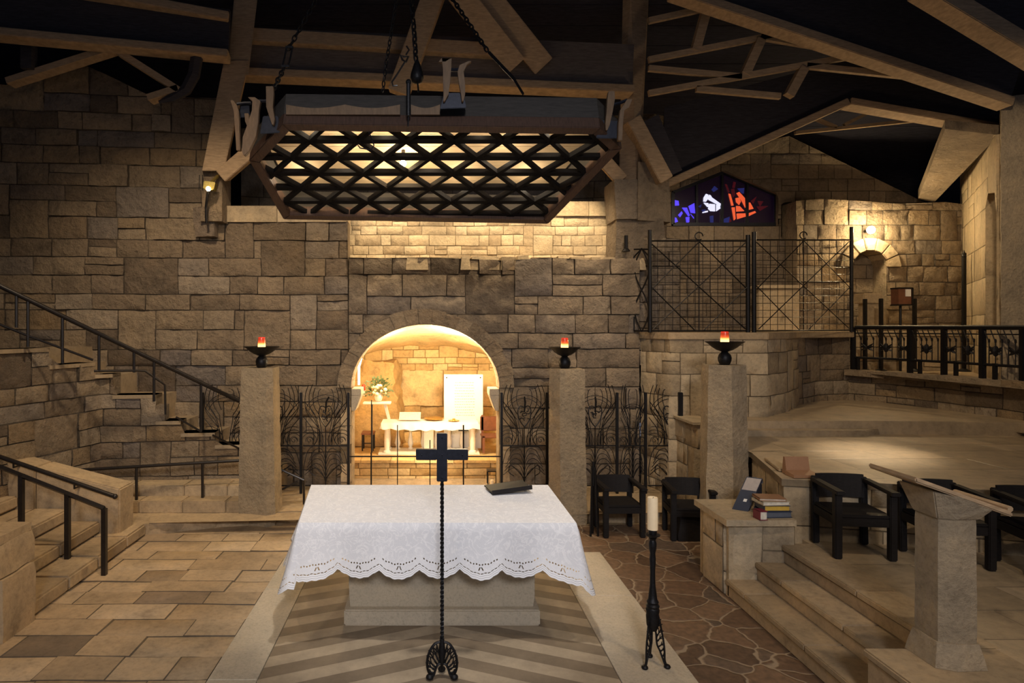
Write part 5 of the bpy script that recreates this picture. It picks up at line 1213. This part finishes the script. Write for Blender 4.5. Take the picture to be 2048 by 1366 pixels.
# ---- roof timbers
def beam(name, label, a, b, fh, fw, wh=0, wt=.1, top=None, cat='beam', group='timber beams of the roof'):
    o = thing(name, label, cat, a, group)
    MB().bar(a, b, fw, fh).build('flange', M['timber'], o, bevel=.01)  # pale timber here paints in the light on the beam's underside
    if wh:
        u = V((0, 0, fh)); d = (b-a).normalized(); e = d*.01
        MB().bar(a+u, b+u, wt, wh).build('web', M['webb' if wh == .66 else 'web'], o)  # darker boards paint in the shade on the beam's side
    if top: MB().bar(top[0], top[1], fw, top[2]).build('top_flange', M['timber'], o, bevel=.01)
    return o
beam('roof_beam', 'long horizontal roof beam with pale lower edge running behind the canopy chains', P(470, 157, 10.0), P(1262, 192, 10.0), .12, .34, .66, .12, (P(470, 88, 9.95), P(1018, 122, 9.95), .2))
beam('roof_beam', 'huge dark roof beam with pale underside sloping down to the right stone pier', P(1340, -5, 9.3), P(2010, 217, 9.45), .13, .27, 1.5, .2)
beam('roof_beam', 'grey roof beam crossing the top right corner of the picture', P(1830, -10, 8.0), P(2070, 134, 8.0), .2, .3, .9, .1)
g = thing('gable_beam', 'dark peaked roof beam with pale underside above the stained glass window', 'beam', P(1690, 200, 10.5), 'timber beams of the roof')
pk = P(1690, 214, 10.5)
MB().bar(P(1328, 378, 10.5), pk, .3, .11).build('flange', M['timber'], g, bevel=.01); MB().bar(pk, P(2000, 268, 10.5), .3, .11).build('flange', M['timber'], g, bevel=.01)  # pale flanges stand for light falling on the undersides
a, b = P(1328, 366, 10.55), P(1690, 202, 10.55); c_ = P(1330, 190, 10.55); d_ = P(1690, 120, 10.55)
MB().hexa([a, b, b+V((0, .12, 0)), a+V((0, .12, 0))], [P(1328, 215, 10.55), d_, d_+V((0, .12, 0)), P(1328, 215, 10.67)]).build('web', M['web'], g, merge=True)  # web coloured dark to stand for its shade
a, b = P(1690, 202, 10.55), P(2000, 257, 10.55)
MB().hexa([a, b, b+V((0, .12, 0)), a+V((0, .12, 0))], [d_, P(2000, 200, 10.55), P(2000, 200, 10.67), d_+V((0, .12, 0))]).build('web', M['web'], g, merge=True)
def truss(label, Y, chords, struts, t=.085, mat='timber', loc=None):
    o = thing('roof_truss', label, 'truss', P(*chords[0][:2], Y), 'timber trusses of the roof')
    for x0, y0, x1, y1 in chords: MB().bar(P(x0, y0, Y), P(x1, y1, Y), .07, t, up=(0, 0, 1), shift=-.5).build('chord', M[mat], o)
    for x0, y0, x1, y1 in struts: MB().bar(P(x0, y0, Y+.01), P(x1, y1, Y+.01), .12, .13, up=(1, 0, 0), shift=-.5).build('strut', M[mat], o)
truss('slender timber truss between the right post and the big sloping beam', 9.75, [(1297, 42, 1425, 14), (1297, 120, 1592, 62), (1297, 137, 1482, 154), (1297, 187, 1742, 106), (1392, 178, 1560, 193), (1612, 132, 1905, 162), (1520, 74, 1660, 98)], [(1413, 18, 1390, 103), (1521, 80, 1489, 150), (1607, 137, 1577, 192)])
truss('dim timber truss deep inside the gable above the bright wall lamp', 12.4, [(1590, 266, 1870, 237), (1632, 238, 1672, 255), (1752, 218, 1688, 250)], [], .06)
o = thing('roof_post', 'vertical timber post with spreading braces on the right stone pilaster', 'post', P(1270, 365, 10.2), 'timber posts of the roof')
MB().hexa([P(1238, 362, 10.2), P(1272, 362, 10.05), P(1280, 362, 10.2), P(1276, 362, 10.5), P(1240, 362, 10.5)], [P(1246, -20, 10.2), P(1262, -20, 10.05), P(1298, -20, 10.2), P(1298, -20, 10.5), P(1248, -20, 10.5)]).build('shaft', M['timber'], o, merge=True)
MB().bar(P(1262, 240, 9.95), P(1327, 362, 10.05), .3, .22, up=(1, 0, 0), shift=-.5).build('brace', M['timber'], o, bevel=.01)
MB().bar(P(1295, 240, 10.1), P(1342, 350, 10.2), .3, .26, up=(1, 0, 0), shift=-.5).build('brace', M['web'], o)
MB().bar(P(1196, 308, 10.05), P(1240, 358, 10.2), .26, .2, up=(1, 0, 0), shift=-.5).build('brace', M['timber'], o, bevel=.01)
o = thing('roof_post', 'leaning timber post above the left wall spotlight', 'post', P(428, 345, 9.75), 'timber posts of the roof')
MB().hexa([P(404, 342, 9.6), P(448, 342, 9.6), P(452, 342, 9.95), P(406, 342, 9.95)], [P(448, 120, 9.6), P(498, 120, 9.6), P(500, 120, 9.95), P(450, 120, 9.95)]).build('shaft', M['timber'], o, merge=True, bevel=.01)
MB().hexa([P(452, 150, 9.62), P(497, 150, 9.62), P(497, 150, 9.95), P(452, 150, 9.95)], [P(470, -20, 9.62), P(517, -20, 9.62), P(517, -20, 9.95), P(470, -20, 9.95)]).build('upper_shaft', M['timber'], o, merge=True, bevel=.01)
MB().bar(P(446, 352, 9.7), P(506, 300, 9.6), .26, .2, up=(1, 0, 0), shift=-.5).build('brace', M['timber'], o, bevel=.01)
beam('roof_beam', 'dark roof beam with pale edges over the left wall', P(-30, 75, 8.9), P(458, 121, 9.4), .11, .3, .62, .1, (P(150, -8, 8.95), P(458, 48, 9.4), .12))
o = thing('roof_truss', 'dark peaked truss under the left roof beam', 'truss', P(230, 100, 9.3), 'timber trusses of the roof')
for x0, y0, x1, y1 in ((20, 166, 228, 100), (238, 105, 362, 184), (300, 199, 360, 180)): MB().bar(P(x0, y0, 9.4), P(x1, y1, 9.4), .2, .09, shift=-.5).build('chord', M['timber'], o)
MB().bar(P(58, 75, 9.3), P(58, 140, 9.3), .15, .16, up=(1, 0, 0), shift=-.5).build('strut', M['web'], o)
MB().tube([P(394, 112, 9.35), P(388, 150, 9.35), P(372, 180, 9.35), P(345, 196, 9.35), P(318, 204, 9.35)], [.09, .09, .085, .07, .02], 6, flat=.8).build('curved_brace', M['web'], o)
o = thing('roof_strut', 'pale timber strut rising behind the pulley to the top edge', 'beam', P(800, 170, 9.7), 'timber beams of the roof')
MB().bar(P(797, 188, 9.75), P(872, -20, 9.6), .26, .32, up=(1, 0, 0), shift=-.5).build('strut_body', M['timber'], o, bevel=.01)
o = thing('roof_strut', 'broad pale timber strut sloping down to the right behind the chains', 'beam', P(1030, 125, 9.6), 'timber beams of the roof')
MB().bar(P(905, -30, 9.4), P(1030, 132, 9.85), .3, .34, up=(1, 0, 0), shift=-.5).build('strut_body', M['timber'], o, bevel=.01)
MB().bar(P(955, -30, 9.5), P(1085, 132, 9.95), .3, .34, up=(1, 0, 0), shift=-.5).build('side_board', M['timber'], o, bevel=.01)
o = tag(MB().hexa([P(1836, 398, 12.9), P(1868, 405, 12.9), P(1998, 270, 10.0), P(1890, 258, 10.2)], [P(1836, 380, 13.0), P(1868, 387, 13.0), P(1998, 250, 10.0), P(1890, 240, 10.2)]).build('stone_lintel', M['ruin'], merge=True), 'pale sloping stone lintel lit from below above the far right wall', 'lintel')

# ---- stone pilasters under the posts
mb = MB(); rough_block(mb, [(-3.5, 9.75), (-3.17, 9.75), (-3.15, 10.1), (-3.5, 10.1)], [(-3.46, 9.75), (-3.16, 9.75), (-3.15, 10.1), (-3.46, 10.1)], 4.22, 5.02, .1, .02, 4)
rough_block(mb, [(-3.62, 9.86), (-3.3, 9.8), (-3.3, 10.1), (-3.62, 10.1)], [(-3.66, 9.86), (-3.3, 9.8), (-3.3, 10.1), (-3.66, 10.1)], 4.0, 4.45, .1, .03, 14)
struct(mb.build('trim_pilaster', M['wall'], smooth=50))
mb = MB(); rough_block(mb, [(2.92, 10.02), (3.32, 10.02), (3.36, 10.6), (2.92, 10.6)], [(2.88, 10.02), (3.30, 10.02), (3.36, 10.6), (2.88, 10.6)], 4.30, 4.92, .1, .012, 5)
rough_block(mb, [(2.92, 10.08), (3.75, 10.12), (3.8, 10.65), (2.92, 10.65)], [(2.94, 10.08), (3.70, 10.12), (3.8, 10.65), (2.94, 10.65)], 3.68, 4.32, .1, .02, 8)
rough_block(mb, [(3.25, 10.0), (3.85, 10.2), (3.85, 10.6), (3.25, 10.6)], [(3.25, 10.0), (3.8, 10.2), (3.8, 10.6), (3.25, 10.6)], 4.28, 5.2, .1, .02, 2)
struct(mb.build('trim_pilaster_right', M['ruin'], smooth=50))
# ---- left spotlight
p = P(420, 372, 9.5)
o = thing('wall_spotlight', 'small brass spotlight on the left pilaster under the leaning post', 'spotlight', p)
MB().hexa([p+V((-.09, -.06, -.05)), p+V((.07, -.06, -.07)), p+V((.07, .08, -.07)), p+V((-.09, .08, -.05))], [p+V((-.08, -.04, .07)), p+V((.09, -.04, .05)), p+V((.09, .08, .05)), p+V((-.08, .08, .07))]).build('lamp_housing', M['brass'], o, bevel=.01)
MB().bar(p+V((.02, .02, .05)), p+V((.06, .2, .2)), .05, .02).build('arm', M['brass'], o)
MB().ball(p+V((-.005, -.055, -.055)), .035).build('lens', M['bulb'], o, smooth=60)
MB().tube([P(416, 382, 9.55), P(412, 415, 9.62), P(413, 446, 9.62)], .02, 6).build('cable', M['iron'], o)
MB().tube([P(398, 380, 9.68), P(399, 350, 9.68), P(405, 350, 9.68), P(405, 381, 9.68)], .006, 4, True).build('wire_bracket', M['iron'], o)
# ---- bright lamp over the niche
LAMP = P(1742, 460, 12.62)
o = thing('wall_lamp', 'blazing bare wall lamp above the arched niche on the right', 'lamp', LAMP)
MB().ball(LAMP, .075, n=16).build('globe', M['bulbbig'], o, smooth=60); MB().tube([LAMP+V((0, .06, .0)), LAMP+V((0, .2, .0))], .03, 8).build('arm', M['iron'], o)
# ---- wall washers standing on the ledge roof behind the canopy
for x, lab in ((-.6, 'small spotlight fixed over the lit upper wall behind the left of the canopy'), (1.2, 'small spotlight fixed over the lit upper wall behind the middle of the canopy'), (2.6, 'small spotlight fixed over the lit upper wall behind the right of the canopy')):
    pass

# ---- things inside the grotto
tz_ = .862; ty0, ty1 = 11.62, 12.15; tx0, tx1 = P(762, 840, 11.62).x, P(957, 840, 11.62).x
o = thing('grotto_altar', 'small white marble table with columns inside the lit grotto', 'altar table', ((tx0+tx1)/2, (ty0+ty1)/2, .295))
MB().box(tx0+.04, tx1-.04, ty0+.03, ty1, tz_-.075, tz_-.01).build('table_slab', M['white'], o, bevel=.01)
for x in (tx0+.1, tx1-.1):
    for y in (ty0+.1, ty1-.1): MB().lathe([(.07, .295), (.07, .34), (.045, .36), (.05, .5), (.042, .72), (.065, .75), (.07, .79)], (x, y, 0), 14).build('leg', M['white'], o, smooth=40)
MB().box((tx0+tx1)/2-.11, (tx0+tx1)/2+.07, ty0+.2, ty0+.36, .295, .79).build('central_pillar', M['white'], o, bevel=.02)
for k in range(6):
    x = lerp(tx0+.28, tx1-.28, k/5)
    MB().lathe([(.05, .295), (.05, .33), (.03, .35), (.055, .42), (.03, .56), (.028, .7), (.045, .75), (.045, .79)], (x, ty1-.08, 0), 12).build('baluster', M['white'], o, smooth=40)
MB().box(tx0-.05, tx1+.02, ty0-.02, ty1+.02, .29, .315).build('base_slab', M['white'], o)
mb = MB(); n = 60; ring = [(lerp(tx0, tx1, i/n), ty0, -1, i) for i in range(n+1)]+[(tx1, lerp(ty0, ty1, i/16), 0, i) for i in range(1, 17)]
vs = []
per = [(lerp(tx0, tx1, i/50), ty0, 0, -1) for i in range(50)]+[(tx1, lerp(ty0, ty1, i/14), 1, 0) for i in range(14)]+[(lerp(tx1, tx0, i/50), ty1, 0, 1) for i in range(50)]+[(tx0, lerp(ty1, ty0, i/14), -1, 0) for i in range(14)]
for j in range(5):
    t = j/4
    for i, (x, y, ox, oy) in enumerate(per):
        w = .02*t+.016*t*sin(i*1.15); sag = .03*sin(pi*i/50) if i < 50 else 0
        vs.append((x+ox*w, y+oy*w, tz_-t*(.10+sag+.012*sin(i*.9))))
m = len(per); fs = [(j*m+i, (j+1)*m+i, (j+1)*m+(i+1) % m, j*m+(i+1) % m) for j in range(4) for i in range(m)]+[tuple(range(m))]
tag(mb.add(vs, fs).build('grotto_altar_cloth', M['whitecloth'], smooth=50), 'white ruffled cloth covering the small table inside the grotto', 'tablecloth')
a, b = P(888, 905, 12.2), P(966, 749, 12.2)
o = thing('plaque', 'tall white inscribed panel standing behind the grotto table', 'panel', ((a.x+b.x)/2, 12.2, .295))
MB().box(a.x, b.x, 12.2, 12.26, .295, b.z).build('panel_board', M['plaque'], o, bevel=.006)
mb = MB(); R = random.Random(9); zt = b.z-.16
for k in range(13):
    z = zt-k*.052; x = a.x+.20+R.uniform(0, .03)
    while x < b.x-.18: w = R.uniform(.015, .045); mb.box(x, min(x+w, b.x-.15), 12.194, 12.2, z, z+.012); x += w+.012
for k in range(12):
    for xx in (a.x+.08, b.x-.24): 
        z = zt-.70-k*.03; x = xx+R.uniform(0, .02)
        for _ in range(4): w = R.uniform(.012, .03); mb.box(x, x+w, 12.194, 12.2, z, z+.008); x += w+.01
mb.build('lettering', M['ink'], o)
mb = MB()
for x in (a.x+.05, b.x-.05): mb.ball((x, 12.195, b.z-.06), .014, n=8)
mb.build('screw', M['iron'], o)
pY = 11.33; a, b = P(727, 806, pY), P(782, 800, pY)
o = thing('flower_stand', 'white shelf on a thin black leg carrying the bouquet in the grotto', 'stand', ((a.x+b.x)/2, pY, .295))
MB().box(a.x, b.x, pY-.12, pY+.12, a.z-.01, a.z+.022).build('shelf', M['white'], o, bevel=.005)
MB().tube([P(744, 905, pY-.1), P(744, 806, pY-.1)], .014, 6).build('leg', M['iron'], o)
MB().bar(P(770, 808, pY), P(778, 838, pY), .05, .05, up=(1, 0, 0), shift=-.5).build('prop', M['white'], o)
zs_ = a.z+.022; fc = P(757, 785, pY)
o = thing('bouquet', 'round bouquet of leaves and cream flowers on the white stand in the grotto', 'flowers', (fc.x, pY, zs_))
MB().lathe([(.03, 0), (.06, .03), (.075, .09), (.05, .14), (.06, .16)], (fc.x, pY, zs_), 14).build('vase', M['white'], o, smooth=50)
mb = MB(); R = random.Random(12)
for k in range(220):
    a1, e1 = R.uniform(0, 2*pi), R.uniform(-.5, 1.4); r0 = R.uniform(.10, .24); d = V((cos(a1)*cos(e1), sin(a1)*cos(e1)*.6, sin(e1))); p0 = V((fc.x, pY, zs_+.2)); p = p0+d*r0; sd = d.orthogonal().normalized()*.018; q = p+d*.055
    mb.add([p-sd*.3, p+d*.03-sd, q, p+d*.03+sd], [(0, 1, 2, 3)])
    if k % 5 == 0: mb.tube([p0-V((0, 0, .05)), p], .003, 3)
mb.build('foliage', M['leaf'], o)
mb = MB()
for k in range(16): a1, e1 = R.uniform(0, 2*pi), R.uniform(-.3, 1.2); mb.ball(V((fc.x, pY-.05, zs_+.18))+V((cos(a1)*cos(e1)*.13, -abs(sin(a1))*.1, sin(e1)*.13)), R.uniform(.02, .038), n=8)
mb.build('blossoms', M['petal'], o, smooth=60)
rv = P(727, 778, 11.6)
o = thing('sanctuary_lamp', 'small red sanctuary lamp on a white wall bracket left of the bouquet', 'oil lamp', rv)
MB().lathe([(.02, -.12), (.035, -.09), (.038, -.03)], rv, 12).build('holder', M['white'], o); MB().lathe([(.03, -.03), (.036, .02), (.032, .07), (.015, .09)], rv, 12).build('red_glass', M['redglass_dark'], o, smooth=50)
MB().tube([rv+V((0, 0, -.1)), rv+V((-.15, .02, -.12)), rv+V((-.32, .02, -.1))], .012, 6).build('bracket', M['white'], o)
tt_ = tz_+.003
pt = P(908, 830, 11.8); tag(MB().lathe([(.0, 0), (.05, .004), (.10, .012), (.11, .018), (.10, .02), (.03, .012), (.02, .03), (.03, .05), (0, .055)], (pt.x, 11.85, tt_), 20).build('gilt_dish', M['gold'], smooth=60), 'small gilt dish on the right of the grotto table', 'dish')
pt = P(820, 815, 11.95); o = thing('book_rest', 'pale sloping book rest on the grotto table', 'book rest', (pt.x, 11.95, tt_))
MB().hexa([(pt.x-.2, 11.85, tt_+.02), (pt.x+.2, 11.85, tt_+.02), (pt.x+.2, 12.08, tt_+.12), (pt.x-.2, 12.08, tt_+.12)], [(pt.x-.2, 11.85, tt_+.04), (pt.x+.2, 11.85, tt_+.04), (pt.x+.2, 12.08, tt_+.14), (pt.x-.2, 12.08, tt_+.14)]).build('rest_board', M['paper'], o); MB().box(pt.x-.17, pt.x+.17, 12.0, 12.06, tt_, tt_+.1).build('rest_foot', M['wax'], o)
pt = P(868, 822, 12.0); tag(MB().lathe([(.06, 0), (.16, .02), (.19, .04), (.17, .045), (.02, .03), (.0, .03)], (pt.x, 12.0, tt_), 22).build('shallow_plate', M['gold'], smooth=60), 'wide shallow plate on the middle of the grotto table', 'plate')
cx_ = P(982, 875, 11.9).x
o = thing('wooden_chair', 'brown wooden chair at the right side inside the grotto', 'chair', (cx_, 11.9, .295))
for sx in (-.15, .15):
    for y in (11.75, 12.05): MB().box(cx_+sx-.02, cx_+sx+.02, y-.02, y+.02, .295, .60 if y < 11.9 else .95).build('leg', M['brown'], o)
MB().box(cx_-.19, cx_+.19, 11.73, 12.07, .57, .61).build('seat', M['brown'], o, bevel=.01); MB().prism([(cx_-.19, 12.03), (cx_+.19, 12.03), (cx_+.19, 12.07), (cx_-.19, 12.07)], .66, .93).build('backrest', M['brown'], o, bevel=.01)
xx = P(735, 880, 11.9).x
o = thing('stool', 'low dark stool under the bouquet stand in the grotto', 'stool', (xx, 12.0, .295))
for sx in (-.10, .10):
    for y in (11.95, 12.2): MB().box(xx+sx-.012, xx+sx+.012, y-.012, y+.012, .295, .60).build('leg', M['iron'], o)
MB().box(xx-.12, xx+.12, 11.92, 12.23, .6, .63).build('seat', M['brown'], o); MB().box(xx-.10, xx+.10, 11.945, 11.96, .43, .445).build('stretcher', M['iron'], o)
lc = P(984, 966, 10.75)
o = thing('lantern', 'small black framed lantern standing at the right foot of the grotto step', 'lantern', (lc.x, 10.75, -.1))
w = .075; zl, zh = -.1, .21; xs_ = lc.x
for sx in (-w, w):
    for sy in (-w, w): MB().box(xs_+sx-.008, xs_+sx+.008, 10.75+sy-.008, 10.75+sy+.008, zl, zh).build('frame_post', M['iron'], o)
MB().box(xs_-w-.01, xs_+w+.01, 10.75-w-.01, 10.75+w+.01, zl, zl+.02).build('base', M['iron'], o); MB().box(xs_-w-.01, xs_+w+.01, 10.75-w-.01, 10.75+w+.01, zh-.02, zh).build('lid', M['iron'], o); MB().lathe([(.03, zl+.02), (.03, zl+.14), (.005, zl+.15)], (xs_, 10.75, 0), 14).build('candle', M['wax'], o)

# ================================================================== LIGHT
def light(kind, name, loc, power, col=(1, .72, .42), size=.1, target=None, spot=None, blend=.5):
    l = bpy.data.lights.new(name, kind); l.energy = power; l.color = col
    if kind in ('POINT', 'SPOT'): l.shadow_soft_size = size
    if kind == 'AREA': l.size = size
    if spot: l.spot_size = radians(spot); l.spot_blend = blend
    o = bpy.data.objects.new(name, l); COL.objects.link(o); o.location = loc
    if target is not None: o.rotation_euler = (V(target)-V(loc)).to_track_quat('-Z', 'Y').to_euler()
    return o
WARM = (1, .76, .50); AMB = (1, .64, .32)
w = bpy.data.worlds.new('World'); bpy.context.scene.world = w; w.use_nodes = True
bg = w.node_tree.nodes['Background']; bg.inputs[0].default_value = (.55, .60, .80, 1); bg.inputs[1].default_value = .11
light('POINT', 'grotto_lamp', (.5, 10.8, 2.3), 185, (1, .80, .50), .12)
light('POINT', 'grotto_lamp', (-.75, 10.9, 2.2), 80, (1, .72, .40), .12)
light('POINT', 'grotto_lamp', (0, 10.8, .55), 22, (1, .72, .40), .15)
for x in (-.6, .9, 2.3): light('SPOT', 'wall_washer', (x, 9.75, 5.3), 230, (1, .77, .47), .12, (x, 10.75, 3.6), 75, .8)
light('POINT', 'canopy_bulb', BULB-cN*.02, 26, (1, .74, .42), .05)
for px, py in ((620, 275), (770, 272), (960, 275), (1120, 280), (600, 380), (760, 385), (920, 385), (1060, 385), (860, 330), (1010, 330), (690, 330)):  # unseen points added inside the frame to brighten the boards
    q = cst(px, py); light('POINT', 'canopy_fill', C(q.x, q.y, .10), 3.4, (1, .82, .58), .04)
light('POINT', 'niche_lamp', LAMP+V((0, -.085, 0)), 120, (1, .74, .40), .08)
light('SPOT', 'left_spot', P(420, 384, 9.4), 40, (1, .8, .45), .04, P(440, 700, 8.6), 70, .7)
# ceiling spotlights of the church, and an added pool spot
light('SPOT', 'overhead_spot', (-2.6, 6.0, 6.4), 640, WARM, .15, (-3.6, 10.0, 1.6), 80, .9)
light('SPOT', 'overhead_spot', (2.6, 6.5, 7.0), 680, WARM, .15, (.2, 10.0, 1.8), 80, .9)
light('SPOT', 'overhead_spot', (1.2, 5.4, 6.8), 480, WARM, .15, (4.6, 9.4, 1.6), 60, .8)
light('SPOT', 'overhead_spot', (-2.4, 4.2, 6.6), 190, WARM, .12, (-2.5, 7.0, 0), 52, .8)
light('SPOT', 'overhead_spot', (.1, 3.7, 5.8), 520, (1, .92, .84), .12, (.06, 5.95, 1.0), 40, .5)
light('SPOT', 'overhead_spot', (7.2, 10.8, 5.6), 1300, WARM, .12, (5.3, 7.7, 1.1), 16, 1.0)  # added spot: its pool stands in for the niche lamp's reflection
light('SPOT', 'overhead_spot', (5.2, 5.5, 5.8), 420, WARM, .12, (8.8, 9.8, 3.4), 60, .8)
light('SPOT', 'overhead_spot', (3.0, 2.6, 6.5), 270, WARM, .12, (3.4, 5.0, .3), 60, .8)
light('SPOT', 'stair_spot', (-2.6, 5.8, 5.6), 200, AMB, .12, (-3.9, 6.3, .2), 46, .7)
light('SPOT', 'gallery_fill', (5.4, 10.6, 5.4), 150, WARM, .1, (5.8, 13.2, 3.4), 90, .9)  # unseen spot added to brighten the wall behind the fence
light('SPOT', 'nave_light', (.4, -4.0, 5.2), 1350, (.93, .93, 1.0), .6, (.2, 6.5, .8), 60, .9)
light('SPOT', 'nave_light', (-2.5, -3.0, 5.0), 560, (1, .80, .58), .4, (-3.0, 8.0, .6), 50, .9)  # added warm front fill for the left stairs, pillars and kerb
light('SPOT', 'nave_light', (3.4, -3.0, 5.0), 380, (1, .80, .58), .4, (4.2, 7.5, .8), 45, .9)  # added warm front fill for the right steps
for x, y, z, e in ((0, 8.3, 4.9, 11), (4.6, 8.6, 4.4, 20), (8.0, 10.4, 4.4, 12), (-4.6, 8.4, 4.8, 4)): light('POINT', 'beam_fill', (x, y, z), e, WARM, .1)  # unseen points added to brighten the beam undersides, no fixtures
for x, y, z in ((-2.28, 8.6, 2.42), (1.85, 8.6, 2.42), (3.66, 7.9, 2.5)): light('POINT', 'oil_flame', (x, y, z), 1.2, (1, .45, .15), .04)

# ================================================================== CAMERA
cam = bpy.data.cameras.new('camera'); cam.sensor_width = 36; cam.lens = FPX/2048*36
cam.shift_x = (1024-CX)/2048; cam.shift_y = -(683-CY)/2048; cam.clip_start = .05
co = bpy.data.objects.new('camera', cam); COL.objects.link(co); co.location = (0, 0, EYE); co.rotation_euler = (radians(90), 0, 0)
sc = bpy.context.scene; sc.camera = co
sc.view_settings.view_transform = 'Standard'; sc.view_settings.look = 'None'; sc.view_settings.gamma = 1; sc.view_settings.use_curve_mapping = False
sc.view_settings.exposure = 0.0
try:
    sc.cycles.use_denoising = True; sc.cycles.max_bounces = 6; sc.cycles.sample_clamp_indirect = 6
except Exception: pass
